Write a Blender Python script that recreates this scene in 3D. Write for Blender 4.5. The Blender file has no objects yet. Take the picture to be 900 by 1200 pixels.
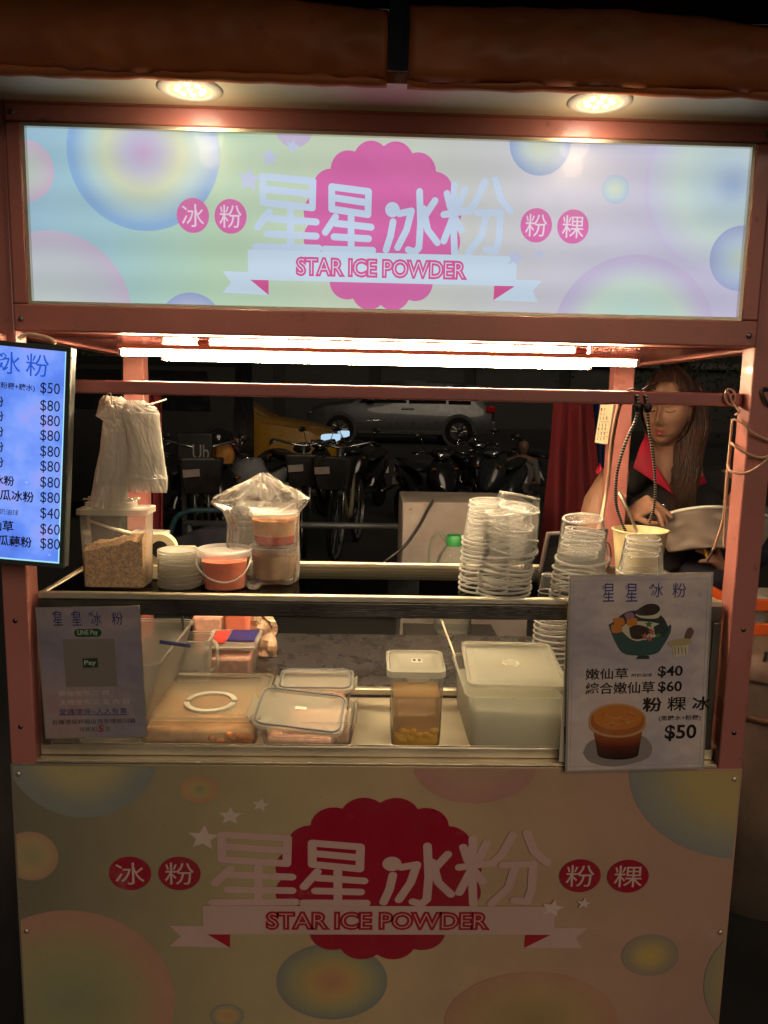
import bpy, bmesh, math, random
from math import sin, cos, pi, radians as R
from mathutils import Vector, Matrix, noise
random.seed(7)
scene = bpy.context.scene
COL = scene.collection

# ---------------------------------------------------------------- camera
FOC = 900.0                                   # focal length in photo pixels (900 x 1200)
CAM = Vector((-.0449, -1.4834, 1.565))
PIT, YAW, ROL = .1448, .0272, .0203
FW = Vector((sin(YAW)*cos(PIT), cos(YAW)*cos(PIT), -sin(PIT)))
_r = Vector((cos(YAW), -sin(YAW), 0)); _u = _r.cross(FW)
RT = cos(ROL)*_r + sin(ROL)*_u
UP = -sin(ROL)*_r + cos(ROL)*_u
cd = bpy.data.cameras.new('camera'); cam = bpy.data.objects.new('camera', cd); COL.objects.link(cam)
cd.sensor_fit = 'VERTICAL'; cd.sensor_height = 36; cd.lens = 36*FOC/1200
cd.clip_start = .02; cd.clip_end = 500
m3 = Matrix((RT, UP, -FW)).transposed()
cam.matrix_world = Matrix.Translation(CAM) @ m3.to_4x4()
scene.camera = cam

# ---------------------------------------------------------------- night sky, exposure
w = bpy.data.worlds.new('World'); scene.world = w; w.use_nodes = True
bg = w.node_tree.nodes['Background']
bg.inputs[0].default_value = (1, .86, .68, 1); bg.inputs[1].default_value = .028
sl = bpy.data.lights.new('street_glow', 'SUN'); sl.energy = .70; sl.angle = R(35); sl.color = (1, .80, .58)   # the lit street in front of the cart, very dim
so = bpy.data.objects.new('street_glow', sl); COL.objects.link(so); so.rotation_euler = Vector((-.25, 1, -.55)).to_track_quat('-Z', 'Y').to_euler()
scene.view_settings.view_transform = 'Standard'; scene.view_settings.look = 'None'
scene.view_settings.exposure = 0; scene.view_settings.gamma = 1
scene.cycles.max_bounces = 10; scene.cycles.transparent_max_bounces = 48
scene.cycles.diffuse_bounces = 4; scene.cycles.glossy_bounces = 4; scene.cycles.transmission_bounces = 4
scene.cycles.use_denoising = True; scene.cycles.sample_clamp_indirect = 4
scene.cycles.caustics_reflective = False; scene.cycles.caustics_refractive = False

def ray(px, py): return FW + RT*((px-450)/FOC) - UP*((py-600)/FOC)
def P(px, py, Y):                             # the point of the plane y = Y seen at photo pixel (px, py)
    d = ray(px, py); return CAM + d*((Y-CAM.y)/d.y)
def PZ(px, py, Z):
    d = ray(px, py); return CAM + d*((Z-CAM.z)/d.z)
def S(p): return FOC/((Vector(p)-CAM).dot(FW))   # photo pixels per metre at p

GZ = .14                                      # street level
# ---------------------------------------------------------------- mesh helpers
class MB:
    def __init__(s): s.v = []; s.f = []; s.m = []; s.mi = 0
    def add(s, vs, fs):
        n = len(s.v); s.v += [Vector(v) for v in vs]
        for f in fs: s.f.append([i+n for i in f]); s.m.append(s.mi)
        return s
    def box(s, x0, x1, y0, y1, z0, z1, M=None):
        vs = [Vector((x, y, z)) for x in (x0, x1) for y in (y0, y1) for z in (z0, z1)]
        if M: vs = [M @ v for v in vs]
        return s.add(vs, [(0,1,3,2),(4,6,7,5),(0,4,5,1),(2,3,7,6),(0,2,6,4),(1,5,7,3)])
    def tube(s, pts, r, n=10, cap=True, flat=1.0):
        pts = [Vector(p) for p in pts]; k = len(pts)
        rs = r if isinstance(r, (list, tuple)) else [r]*k
        vs = []; up = None
        for i, p in enumerate(pts):
            t = (pts[min(i+1, k-1)] - pts[max(i-1, 0)]).normalized()
            if up is None: up = t.orthogonal().normalized()
            a = (up - t*up.dot(t)).normalized(); b = t.cross(a); up = a
            for j in range(n):
                q = 2*pi*j/n; vs.append(p + a*cos(q)*rs[i] + b*sin(q)*rs[i]*flat)
        fs = [(i*n+j, i*n+(j+1) % n, (i+1)*n+(j+1) % n, (i+1)*n+j) for i in range(k-1) for j in range(n)]
        if cap: fs += [tuple(range(n))[::-1], tuple((k-1)*n+j for j in range(n))]
        return s.add(vs, fs)
    def lathe(s, prof, n=32, c=(0,0,0), M=None, closed=False):
        vs = []; c = Vector(c)
        for r_, z in prof:
            for j in range(n):
                q = 2*pi*j/n; v = Vector((r_*cos(q), r_*sin(q), z))
                vs.append((M @ v if M else v) + c)
        k = len(prof); fs = [(i*n+j, i*n+(j+1) % n, (i+1)*n+(j+1) % n, (i+1)*n+j) for i in range(k-1) for j in range(n)]
        if closed: fs += [((k-1)*n+j, (k-1)*n+(j+1) % n, (j+1) % n, j) for j in range(n)]
        else:
            if prof[0][0] > 1e-6 and closed is False: pass
        return s.add(vs, fs)
    def disc(s, r, z, n=32, c=(0,0,0), M=None):
        c = Vector(c); vs = []
        for j in range(n):
            v = Vector((r*cos(2*pi*j/n), r*sin(2*pi*j/n), z)); vs.append((M @ v if M else v)+c)
        return s.add(vs, [tuple(range(n))])
    def rings(s, rings, caps=(True, True), closed=True):
        n = len(rings[0]); vs = [p for r_ in rings for p in r_]; k = len(rings)
        J = n if closed else n-1
        fs = [(i*n+j, i*n+(j+1) % n, (i+1)*n+(j+1) % n, (i+1)*n+j) for i in range(k-1) for j in range(J)]
        if caps[0]: fs.append(tuple(range(n))[::-1])
        if caps[1]: fs.append(tuple((k-1)*n+j for j in range(n)))
        return s.add(vs, fs)
    def grid(s, fn, nu, nv):
        vs = [fn(i/nu, j/nv) for j in range(nv+1) for i in range(nu+1)]
        return s.add(vs, [(j*(nu+1)+i, j*(nu+1)+i+1, (j+1)*(nu+1)+i+1, (j+1)*(nu+1)+i) for j in range(nv) for i in range(nu)])
    def ball(s, c, r, n=16, k=10, M=None):
        c = Vector(c); rr = Vector(r) if hasattr(r, '__len__') else Vector((r, r, r))
        vs = []
        for i in range(k+1):
            a = pi*i/k
            for j in range(n):
                q = 2*pi*j/n; v = Vector((rr.x*sin(a)*cos(q), rr.y*sin(a)*sin(q), -rr.z*cos(a)))
                vs.append((M @ v if M else v)+c)
        fs = [(i*n+j, i*n+(j+1) % n, (i+1)*n+(j+1) % n, (i+1)*n+j) for i in range(k) for j in range(n)]
        return s.add(vs, fs)
    def prism(s, poly, fn0, fn1):              # poly: list of 2-D points, fn0/fn1 map them to the two faces
        n = len(poly); vs = [fn0(*p) for p in poly]+[fn1(*p) for p in poly]
        fs = [tuple(range(n)), tuple(range(n, 2*n))[::-1]]+[(i, (i+1) % n, n+(i+1) % n, n+i) for i in range(n)]
        return s.add(vs, fs)
    def mesh(s, name, mats, off=None, smooth=False, angle=None):
        me = bpy.data.meshes.new(name)
        vs = [v-off for v in s.v] if off is not None else s.v
        me.from_pydata([tuple(v) for v in vs], [], s.f)
        for m in (mats if isinstance(mats, (list, tuple)) else [mats]): me.materials.append(m)
        me.polygons.foreach_set('material_index', s.m)
        b = bmesh.new(); b.from_mesh(me)
        bmesh.ops.remove_doubles(b, verts=b.verts, dist=1e-6)
        bmesh.ops.recalc_face_normals(b, faces=b.faces)
        b.to_mesh(me); b.free()
        if smooth:
            for p in me.polygons: p.use_smooth = True
            if angle: me.set_sharp_from_angle(angle=R(angle))
        return me
    def build(s, name, mats, parent=None, smooth=False, angle=None, world=True, bevel=0, solid=0):
        off = parent_loc(parent) if (world and parent is not None) else None
        me = s.mesh(name, mats, off, smooth, angle)
        o = bpy.data.objects.new(name, me); COL.objects.link(o)
        if parent is not None: o.parent = parent
        if solid:
            m = o.modifiers.new('solid', 'SOLIDIFY'); m.thickness = solid; m.offset = 0
        if bevel:
            m = o.modifiers.new('bevel', 'BEVEL'); m.width = bevel; m.segments = 2; m.limit_method = 'ANGLE'; m.angle_limit = R(40)
            for p in me.polygons: p.use_smooth = True
            me.set_sharp_from_angle(angle=R(40))
        return o

def parent_loc(o):
    l = Vector((0, 0, 0))
    while o is not None: l = l + o.location; o = o.parent
    return l
def tag(o, label=None, cat=None, group=None, kind=None):
    if label: o['label'] = label
    if cat: o['category'] = cat
    if group: o['group'] = group
    if kind: o['kind'] = kind
    return o
def thing(name, loc, label, cat, group=None):
    o = bpy.data.objects.new(name, None); COL.objects.link(o); o.location = loc; o.empty_display_size = .05
    return tag(o, label, cat, group)
def copy_tree(o, parent=None, loc=None, label=None, rot=None):
    c = o.copy(); COL.objects.link(c)
    if parent is not None: c.parent = parent
    if loc is not None: c.location = loc
    if rot is not None: c.rotation_euler = rot
    if label: c['label'] = label
    for ch in list(o.children): copy_tree(ch, c)
    return c
def smoothpath(pts, n=8):
    pts = [Vector(p) for p in pts]; out = []
    for i in range(len(pts)-1):
        p0 = pts[max(i-1, 0)]; p1 = pts[i]; p2 = pts[i+1]; p3 = pts[min(i+2, len(pts)-1)]
        for k in range(n):
            t = k/n; out.append(.5*((2*p1)+(p2-p0)*t+(2*p0-5*p1+4*p2-p3)*t*t+(3*p1-p0-3*p2+p3)*t**3))
    out.append(pts[-1]); return out

# ---------------------------------------------------------------- materials
def L(c): return tuple(((x/255)/12.92 if x/255 <= .04045 else ((x/255+.055)/1.055)**2.4) for x in c)+(1,)
def newmat(name):
    m = bpy.data.materials.new(name); m.use_nodes = True; nt = m.node_tree; nt.nodes.clear()
    o = nt.nodes.new('ShaderNodeOutputMaterial'); return m, nt, o
def node(nt, t, **k):
    n = nt.nodes.new(t)
    for a, b in k.items():
        if a.startswith('i_'): n.inputs[int(a[2:])].default_value = b
        else: setattr(n, a, b)
    return n
def varied(nt, col, amt=.15, scale=8, detail=6):
    tc = node(nt, 'ShaderNodeTexCoord'); ns = node(nt, 'ShaderNodeTexNoise'); ns.inputs['Scale'].default_value = scale; ns.inputs['Detail'].default_value = detail
    nt.links.new(tc.outputs['Object'], ns.inputs['Vector'])
    mr = node(nt, 'ShaderNodeMapRange'); mr.inputs[1].default_value = .3; mr.inputs[2].default_value = .7; mr.inputs[3].default_value = 1-amt; mr.inputs[4].default_value = 1+amt
    nt.links.new(ns.outputs[0], mr.inputs[0])
    mx = node(nt, 'ShaderNodeVectorMath', operation='SCALE'); mx.inputs[0].default_value = col[:3]
    nt.links.new(mr.outputs[0], mx.inputs['Scale']); return mx.outputs[0], ns.outputs[0]
def stain(nt, col, dark, scale, lo, hi, amt):
    tc = node(nt, 'ShaderNodeNewGeometry'); ns = node(nt, 'ShaderNodeTexNoise'); ns.inputs['Scale'].default_value = scale; ns.inputs['Detail'].default_value = 7; ns.inputs['Roughness'].default_value = .65
    nt.links.new(tc.outputs['Position'], ns.inputs['Vector']); mr = node(nt, 'ShaderNodeMapRange'); mr.inputs[1].default_value = lo; mr.inputs[2].default_value = hi; mr.inputs[3].default_value = 0; mr.inputs[4].default_value = amt
    nt.links.new(ns.outputs[0], mr.inputs[0]); mx = node(nt, 'ShaderNodeMix', data_type='RGBA'); nt.links.new(mr.outputs[0], mx.inputs[0]); nt.links.new(col, mx.inputs[6]); mx.inputs[7].default_value = dark; return mx.outputs[2]
def pbr(name, col, rough=.5, metal=0, var=.12, scale=9, bump=0, bscale=60, coat=0, sub=0, spec=.5, aniso=None, wear=0):
    m, nt, o = newmat(name); p = node(nt, 'ShaderNodeBsdfPrincipled')
    c, n = varied(nt, col, var, scale)
    if wear:
        c = stain(nt, c, (.10, .045, .03, 1), 26, .62, .74, .75*wear); c = stain(nt, c, (.30, .16, .12, 1), 5, .48, .75, .55*wear); c = stain(nt, c, (.8, .68, .6, 1), 85, .70, .74, .6*wear)
    nt.links.new(c, p.inputs['Base Color'])
    p.inputs['Metallic'].default_value = metal; p.inputs['Coat Weight'].default_value = coat; p.inputs['Specular IOR Level'].default_value = spec
    mr = node(nt, 'ShaderNodeMapRange'); mr.inputs[1].default_value = .3; mr.inputs[2].default_value = .7
    mr.inputs[3].default_value = max(rough-.08, .02); mr.inputs[4].default_value = min(rough+.1, 1)
    nt.links.new(n, mr.inputs[0]); nt.links.new(mr.outputs[0], p.inputs['Roughness'])
    if sub: p.inputs['Subsurface Weight'].default_value = sub; p.inputs['Subsurface Radius'].default_value = (.02, .01, .005)
    if bump:
        tc = node(nt, 'ShaderNodeTexCoord'); ns = node(nt, 'ShaderNodeTexNoise'); ns.inputs['Scale'].default_value = bscale; ns.inputs['Detail'].default_value = 5
        if aniso:
            mp = node(nt, 'ShaderNodeMapping'); mp.inputs['Scale'].default_value = aniso
            nt.links.new(tc.outputs['Object'], mp.inputs[0]); nt.links.new(mp.outputs[0], ns.inputs['Vector'])
        else: nt.links.new(tc.outputs['Object'], ns.inputs['Vector'])
        b = node(nt, 'ShaderNodeBump'); b.inputs['Strength'].default_value = bump; b.inputs['Distance'].default_value = .002
        nt.links.new(ns.outputs[0], b.inputs['Height']); nt.links.new(b.outputs[0], p.inputs['Normal'])
    nt.links.new(p.outputs[0], o.inputs[0]); return m
def film(name, col, op=.3, edge=.9, rough=.2, trans=.6, gloss=.25, bump=0, bscale=40):   # thin clear or milky plastic
    m, nt, o = newmat(name)
    t = node(nt, 'ShaderNodeBsdfTransparent'); d = node(nt, 'ShaderNodeBsdfDiffuse'); tl = node(nt, 'ShaderNodeBsdfTranslucent'); g = node(nt, 'ShaderNodeBsdfGlossy')
    d.inputs[0].default_value = col; tl.inputs[0].default_value = col; g.inputs['Roughness'].default_value = rough
    m1 = node(nt, 'ShaderNodeMixShader'); m1.inputs[0].default_value = trans; nt.links.new(d.outputs[0], m1.inputs[1]); nt.links.new(tl.outputs[0], m1.inputs[2])
    lw = node(nt, 'ShaderNodeLayerWeight'); lw.inputs[0].default_value = .35
    mr = node(nt, 'ShaderNodeMapRange'); mr.inputs[3].default_value = op; mr.inputs[4].default_value = edge
    pw = node(nt, 'ShaderNodeMath', operation='POWER'); pw.inputs[1].default_value = 2; nt.links.new(lw.outputs['Facing'], pw.inputs[0]); nt.links.new(pw.outputs[0], mr.inputs[0])
    m2 = node(nt, 'ShaderNodeMixShader'); nt.links.new(mr.outputs[0], m2.inputs[0]); nt.links.new(t.outputs[0], m2.inputs[1]); nt.links.new(m1.outputs[0], m2.inputs[2])
    m3_ = node(nt, 'ShaderNodeMixShader'); fr = node(nt, 'ShaderNodeLayerWeight'); fr.inputs[0].default_value = gloss
    nt.links.new(fr.outputs['Fresnel'], m3_.inputs[0]); nt.links.new(m2.outputs[0], m3_.inputs[1]); nt.links.new(g.outputs[0], m3_.inputs[2])
    if bump:
        tc = node(nt, 'ShaderNodeTexCoord'); ns = node(nt, 'ShaderNodeTexNoise'); ns.inputs['Scale'].default_value = bscale; ns.inputs['Detail'].default_value = 4
        nt.links.new(tc.outputs['Object'], ns.inputs['Vector'])
        b = node(nt, 'ShaderNodeBump'); b.inputs['Strength'].default_value = bump; b.inputs['Distance'].default_value = .01
        nt.links.new(ns.outputs[0], b.inputs['Height'])
        for x in (g, fr, d): nt.links.new(b.outputs[0], x.inputs['Normal'])
    nt.links.new(m3_.outputs[0], o.inputs[0]); return m
def glow(name, col, st):
    m, nt, o = newmat(name); e = node(nt, 'ShaderNodeEmission'); e.inputs[0].default_value = col; e.inputs[1].default_value = st
    nt.links.new(e.outputs[0], o.inputs[0]); return m
def glass(name, blend=.12, tint=(1, 1, 1, 1), rough=.0):
    m, nt, o = newmat(name); t = node(nt, 'ShaderNodeBsdfTransparent'); t.inputs[0].default_value = tint
    g = node(nt, 'ShaderNodeBsdfGlossy'); g.inputs['Roughness'].default_value = rough
    f = node(nt, 'ShaderNodeLayerWeight'); f.inputs[0].default_value = blend
    mx = node(nt, 'ShaderNodeMixShader'); nt.links.new(f.outputs['Fresnel'], mx.inputs[0]); nt.links.new(t.outputs[0], mx.inputs[1]); nt.links.new(g.outputs[0], mx.inputs[2])
    nt.links.new(mx.outputs[0], o.inputs[0]); return m

M = {}
M['pink'] = pbr('pink_paint', L((182, 114, 107)), .34, var=.08, scale=3, bump=.15, bscale=120, coat=.12, wear=1)
M['pink_gloss'] = pbr('pink_gloss_paint', L((178, 104, 98)), .12, var=.08, scale=4, bump=.05, bscale=220, coat=.1)
M['cream'] = pbr('cream_soffit', L((232, 222, 196)), .45, var=.06, scale=5, bump=.1)
M['steel'] = pbr('brushed_steel', L((226, 214, 190)), .36, .85, var=.14, scale=5, bump=.35, bscale=30, aniso=(1, 40, 40))
M['steel_dark'] = pbr('dull_steel', L((120, 114, 108)), .32, 1, var=.25, scale=7, bump=.3, bscale=30, aniso=(1, 40, 40))
M['black'] = pbr('black_plastic', (.012, .012, .013, 1), .4)
M['dark'] = pbr('dark_grey_plastic', (.018, .018, .019, 1), .5, wear=.3)
M['bezel'] = pbr('screen_bezel', L((62, 68, 66)), .35)
M['white_plastic'] = pbr('white_plastic', L((225, 222, 210)), .35, var=.04)
M['cream_plastic'] = pbr('cream_plastic', L((226, 212, 176)), .4, var=.05)
M['tarp'] = pbr('brown_tarpaulin', L((206, 118, 62)), .5, var=.22, scale=6, bump=.5, bscale=22, wear=.6)
M['navy'] = pbr('navy_canvas', L((30, 36, 48)), .8, var=.2, scale=6, bump=.5, bscale=200)
M['glassclear'] = glass('clear_glass', .14)
M['dusty'] = film('dusty_glass', L((240, 236, 226)), .028, .10, .03, .3, .13)
M['shelfglass'] = glass('shelf_glass', .22, (.93, .95, .93, 1))
M['cup'] = film('clear_cup_plastic', L((255, 252, 246)), .035, .42, .12, .5, .08)
M['cuprim'] = film('cup_rim_plastic', L((255, 253, 248)), .42, .85, .2, .5, .06)
M['milky'] = film('milky_plastic', L((244, 240, 226)), .34, .9, .3, .5, .12)
M['milkylid'] = film('milky_lid_plastic', L((244, 240, 224)), .46, .95, .3, .5, .12)
M['clearbox'] = film('clear_box_plastic', L((246, 242, 230)), .12, .7, .15, .5, .12)
M['bag'] = film('thin_plastic_bag', L((250, 242, 232)), .15, .8, .13, .4, .25, .35, 34)
M['whitebag'] = film('white_plastic_bag', L((255, 250, 240)), .50, .92, .22, .55, .2, .3, 30)
M['syrup_pink'] = pbr('pink_syrup', L((240, 138, 108)), .25, var=.15, scale=14, sub=.3)
M['syrup_red'] = pbr('red_syrup', L((225, 52, 30)), .25, var=.1, scale=14, sub=.3)
M['syrup_orange'] = pbr('orange_drink', L((248, 168, 92)), .3, var=.25, scale=22, sub=.3)
M['syrup_tan'] = pbr('tan_drink', L((222, 176, 124)), .35, var=.25, scale=22, sub=.2)
M['syrup_amber'] = film('amber_syrup', L((246, 196, 120)), .50, .8, .15, .6, .1)
M['jelly_yellow'] = pbr('yellow_jelly', L((252, 190, 36)), .25, var=.15, scale=25, sub=.3)
M['sugar'] = pbr('brown_sugar', L((206, 166, 124)), .9, var=.5, scale=240, bump=1, bscale=420)
M['pinkfood'] = pbr('pink_sago', L((226, 172, 150)), .4, var=.2, scale=60, bump=.8, bscale=200)
M['grey_gasket'] = pbr('grey_gasket', L((120, 125, 135)), .5)
M['stone'] = pbr('dark_stone', L((60, 58, 59)), .28, var=.3, scale=22, bump=.15, bscale=90, aniso=(1, 6, 1))
M['cable'] = pbr('cream_cable', L((205, 165, 140)), .5)
M['cable_black'] = pbr('black_cable', (.015, .015, .015, 1), .45)
M['asphalt'] = pbr('asphalt', (.020, .020, .021, 1), .8, var=.3, scale=2, bump=.6, bscale=60)
M['rubber'] = pbr('tyre_rubber', (.007, .007, .007, 1), .85, spec=.2)
M['green'] = pbr('green_cap', L((40, 130, 66)), .4)
M['chrome'] = pbr('chrome', L((200, 200, 205)), .12, 1)
M['redcloth'] = pbr('dark_red_cloth', L((104, 20, 30)), .85, var=.2, bump=.5, bscale=150)
M['bluecloth'] = pbr('blue_cloth', L((26, 44, 92)), .85, var=.2, bump=.5, bscale=150)
M['plinth'] = pbr('dirty_white_paint', L((150, 141, 137)), .7, var=.28, scale=5, bump=.3, bscale=30, wear=1)
def radial(name, stops, emis=None, rough=.3, bands=False):
    """colour by distance from the object's own origin (a printed round gradient)"""
    m, nt, o = newmat(name); tc = node(nt, 'ShaderNodeTexCoord'); ln = node(nt, 'ShaderNodeVectorMath', operation='LENGTH')
    nt.links.new(tc.outputs['Object'], ln.inputs[0]); cr = node(nt, 'ShaderNodeValToRGB')
    while len(cr.color_ramp.elements) < len(stops): cr.color_ramp.elements.new(.5)
    for e, (p_, c) in zip(cr.color_ramp.elements, stops): e.position = p_; e.color = c
    nt.links.new(ln.outputs['Value'], cr.inputs[0]); finish(m, nt, o, cr.outputs[0], emis, rough); return m
def finish(m, nt, o, colsock, emis, rough):
    p = node(nt, 'ShaderNodeBsdfPrincipled'); p.inputs['Roughness'].default_value = rough
    if emis:                                   # backlit print: soft horizontal bands of tube glow are written into the emission strength
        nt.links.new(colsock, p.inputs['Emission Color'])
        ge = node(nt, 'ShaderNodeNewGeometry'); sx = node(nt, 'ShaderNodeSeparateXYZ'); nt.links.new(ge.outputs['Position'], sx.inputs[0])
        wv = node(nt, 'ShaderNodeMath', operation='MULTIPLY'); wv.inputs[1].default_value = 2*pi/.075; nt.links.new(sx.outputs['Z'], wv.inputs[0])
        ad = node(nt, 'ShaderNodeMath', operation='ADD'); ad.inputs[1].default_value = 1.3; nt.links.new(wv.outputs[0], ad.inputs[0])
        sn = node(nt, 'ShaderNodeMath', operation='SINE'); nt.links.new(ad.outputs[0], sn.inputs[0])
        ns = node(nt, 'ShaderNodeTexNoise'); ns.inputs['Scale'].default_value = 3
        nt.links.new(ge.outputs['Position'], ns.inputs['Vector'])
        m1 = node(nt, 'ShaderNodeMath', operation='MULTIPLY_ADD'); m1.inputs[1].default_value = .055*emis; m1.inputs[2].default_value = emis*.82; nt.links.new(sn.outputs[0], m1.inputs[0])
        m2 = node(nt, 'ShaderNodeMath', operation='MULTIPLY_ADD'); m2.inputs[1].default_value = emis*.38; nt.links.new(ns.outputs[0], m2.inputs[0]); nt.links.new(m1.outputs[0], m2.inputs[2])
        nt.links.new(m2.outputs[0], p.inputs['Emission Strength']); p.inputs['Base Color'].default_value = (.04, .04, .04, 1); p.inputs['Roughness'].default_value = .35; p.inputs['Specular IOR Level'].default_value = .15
    else:
        c = stain(nt, colsock, (.16, .12, .09, 1), 2.3, .42, .72, .30); c = stain(nt, c, (.10, .07, .05, 1), 60, .66, .74, .45); c = stain(nt, c, (.6, .54, .46, 1), 8, .60, .75, .22)
        nt.links.new(c, p.inputs['Base Color']); ge = node(nt, 'ShaderNodeNewGeometry'); n5 = node(nt, 'ShaderNodeTexNoise'); n5.inputs['Scale'].default_value = 6; n5.inputs['Detail'].default_value = 6
        nt.links.new(ge.outputs['Position'], n5.inputs['Vector']); m5 = node(nt, 'ShaderNodeMapRange'); m5.inputs[1].default_value = .3; m5.inputs[2].default_value = .7; m5.inputs[3].default_value = rough-.12; m5.inputs[4].default_value = rough+.18
        nt.links.new(n5.outputs[0], m5.inputs[0]); nt.links.new(m5.outputs[0], p.inputs['Roughness']); b5 = node(nt, 'ShaderNodeBump'); b5.inputs['Strength'].default_value = .25; b5.inputs['Distance'].default_value = .004; nt.links.new(n5.outputs[0], b5.inputs['Height']); nt.links.new(b5.outputs[0], p.inputs['Normal'])
    nt.links.new(p.outputs[0], o.inputs[0])
def flat(name, c, emis=None, rough=.35):
    m, nt, o = newmat(name); rgb = node(nt, 'ShaderNodeRGB'); rgb.outputs[0].default_value = c; finish(m, nt, o, rgb.outputs[0], emis, rough); return m
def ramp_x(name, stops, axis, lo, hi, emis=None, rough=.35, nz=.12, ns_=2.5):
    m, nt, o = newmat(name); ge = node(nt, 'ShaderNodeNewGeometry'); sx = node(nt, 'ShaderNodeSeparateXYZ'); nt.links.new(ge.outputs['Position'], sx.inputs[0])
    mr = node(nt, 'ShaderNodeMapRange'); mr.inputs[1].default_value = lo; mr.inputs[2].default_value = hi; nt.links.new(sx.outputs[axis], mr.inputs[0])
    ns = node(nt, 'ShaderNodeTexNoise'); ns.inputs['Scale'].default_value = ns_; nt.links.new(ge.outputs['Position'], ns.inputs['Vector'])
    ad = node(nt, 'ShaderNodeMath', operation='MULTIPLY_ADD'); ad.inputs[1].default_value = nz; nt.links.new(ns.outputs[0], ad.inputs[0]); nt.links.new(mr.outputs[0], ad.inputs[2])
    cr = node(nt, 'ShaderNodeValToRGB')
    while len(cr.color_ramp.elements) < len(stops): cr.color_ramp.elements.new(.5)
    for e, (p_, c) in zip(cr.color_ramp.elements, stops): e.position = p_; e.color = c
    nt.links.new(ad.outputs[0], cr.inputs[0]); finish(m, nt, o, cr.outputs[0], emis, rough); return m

# ---------------------------------------------------------------- flat print on a plane
class Plane:
    """a real flat surface: origin O, unit axes U (right) and V (up); N faces the viewer"""
    def __init__(s, O, U, V): s.O = Vector(O); s.U = Vector(U).normalized(); s.V = Vector(V).normalized(); s.N = s.U.cross(s.V).normalized()
    def px(s, px, py):
        d = ray(px, py); t = (s.O-CAM).dot(s.N)/d.dot(s.N); q = CAM+d*t-s.O; return q.dot(s.U), q.dot(s.V)
    def at(s, u, v, off=0): return s.O+s.U*u+s.V*v+s.N*off
def sheet(pl, poly, off, name, mat, parent, thick=0):
    b = MB(); b.add([pl.at(u, v, off) for u, v in poly], [tuple(range(len(poly)))])
    return b.build(name, mat, parent)
def clip(poly, u0, u1, v0, v1):
    for ax, lim, sg in ((0, u0, 1), (0, u1, -1), (1, v0, 1), (1, v1, -1)):
        out = []
        for i in range(len(poly)):
            a, b = poly[i-1], poly[i]; ia = (a[ax]-lim)*sg >= 0; ib = (b[ax]-lim)*sg >= 0
            if ia != ib:
                t = (lim-a[ax])/(b[ax]-a[ax]); out.append((a[0]+(b[0]-a[0])*t, a[1]+(b[1]-a[1])*t))
            if ib: out.append(b)
        poly = out
        if not poly: return []
    return poly
def ell(cu, cv, ru, rv, n=48): return [(cu+ru*cos(2*pi*i/n), cv+rv*sin(2*pi*i/n)) for i in range(n)]
def bubble(pl, cu, cv, ru, rv, rect, off, mat, parent):
    poly = clip(ell(cu, cv, ru, rv, 64), *rect)
    if len(poly) < 3: return
    # local coordinates: distance 1 = rim, so the print's gradient follows the object
    me = bpy.data.meshes.new('printed_bubble')
    me.from_pydata([((u-cu)/ru, 0, (v-cv)/rv) for u, v in poly], [], [tuple(range(len(poly)))]); me.materials.append(mat)
    o = bpy.data.objects.new('printed_bubble', me); COL.objects.link(o); o.parent = parent
    o.location = pl.at(cu, cv, off)-parent_loc(parent); o.scale = (ru, 1, rv); return o
_tc = {}
def text_mesh(body, bold=0.0):
    k = (body, bold)
    if k in _tc: return _tc[k]
    c = bpy.data.curves.new('t', 'FONT'); c.body = body; c.size = 1; c.offset = bold; c.resolution_u = 3; c.fill_mode = 'BOTH'
    o = bpy.data.objects.new('t', c); COL.objects.link(o)
    dg = bpy.context.evaluated_depsgraph_get(); me = bpy.data.meshes.new_from_object(o.evaluated_get(dg))
    vs = [(v.co.x, v.co.y) for v in me.vertices]; fs = [tuple(p.vertices) for p in me.polygons]
    bpy.data.objects.remove(o); bpy.data.curves.remove(c); bpy.data.meshes.remove(me)
    _tc[k] = (vs, fs); return _tc[k]
def text_uv(pl, body, cu, cv, w_, h_, off, mat, parent, name='lettering', bold=0.0, box=None):
    vs, fs = text_mesh(body, bold)
    if not vs: return
    bx = text_mesh(body, box)[0] if box is not None else vs
    x0 = min(v[0] for v in bx); x1 = max(v[0] for v in bx); y0 = min(v[1] for v in bx); y1 = max(v[1] for v in bx)
    if w_ is None: w_ = h_*(x1-x0)/(y1-y0)
    if h_ is None: h_ = w_*(y1-y0)/(x1-x0)
    b = MB(); b.add([pl.at(cu+((x-x0)/(x1-x0)-.5)*w_, cv+((y-y0)/(y1-y0)-.5)*h_, off) for x, y in vs], fs)
    return b.build(name, mat, parent)
def text_px(pl, body, x0, y0, x1, y1, off, mat, parent, bold=0.0, **k):
    xm, ym = (x0+x1)/2, (y0+y1)/2; cu, cv = pl.px(xm, ym)
    w_ = pl.px(x1, ym)[0]-pl.px(x0, ym)[0]; h_ = pl.px(xm, y0)[1]-pl.px(xm, y1)[1]
    return text_uv(pl, body, cu, cv, w_, h_, off, mat, parent, bold=bold, **k)
def stroke2d(b, pts, r, mapfn, off):
    """a rounded brush stroke: flat capsule chain (rectangles and discs on slightly different heights)"""
    for i in range(len(pts)-1):
        (x0, y0), (x1, y1) = pts[i], pts[i+1]; dx, dy = x1-x0, y1-y0; l = math.hypot(dx, dy) or 1e-9
        a = math.atan2(dy, dx); poly = []
        for k in range(9): q = a+pi/2+pi*k/8; poly.append((x0+r*cos(q), y0+r*sin(q)))
        for k in range(9): q = a-pi/2+pi*k/8; poly.append((x1+r*cos(q), y1+r*sin(q)))
        b.add([mapfn(x, y, off+i*.00002) for x, y in poly], [tuple(range(18))])
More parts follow.
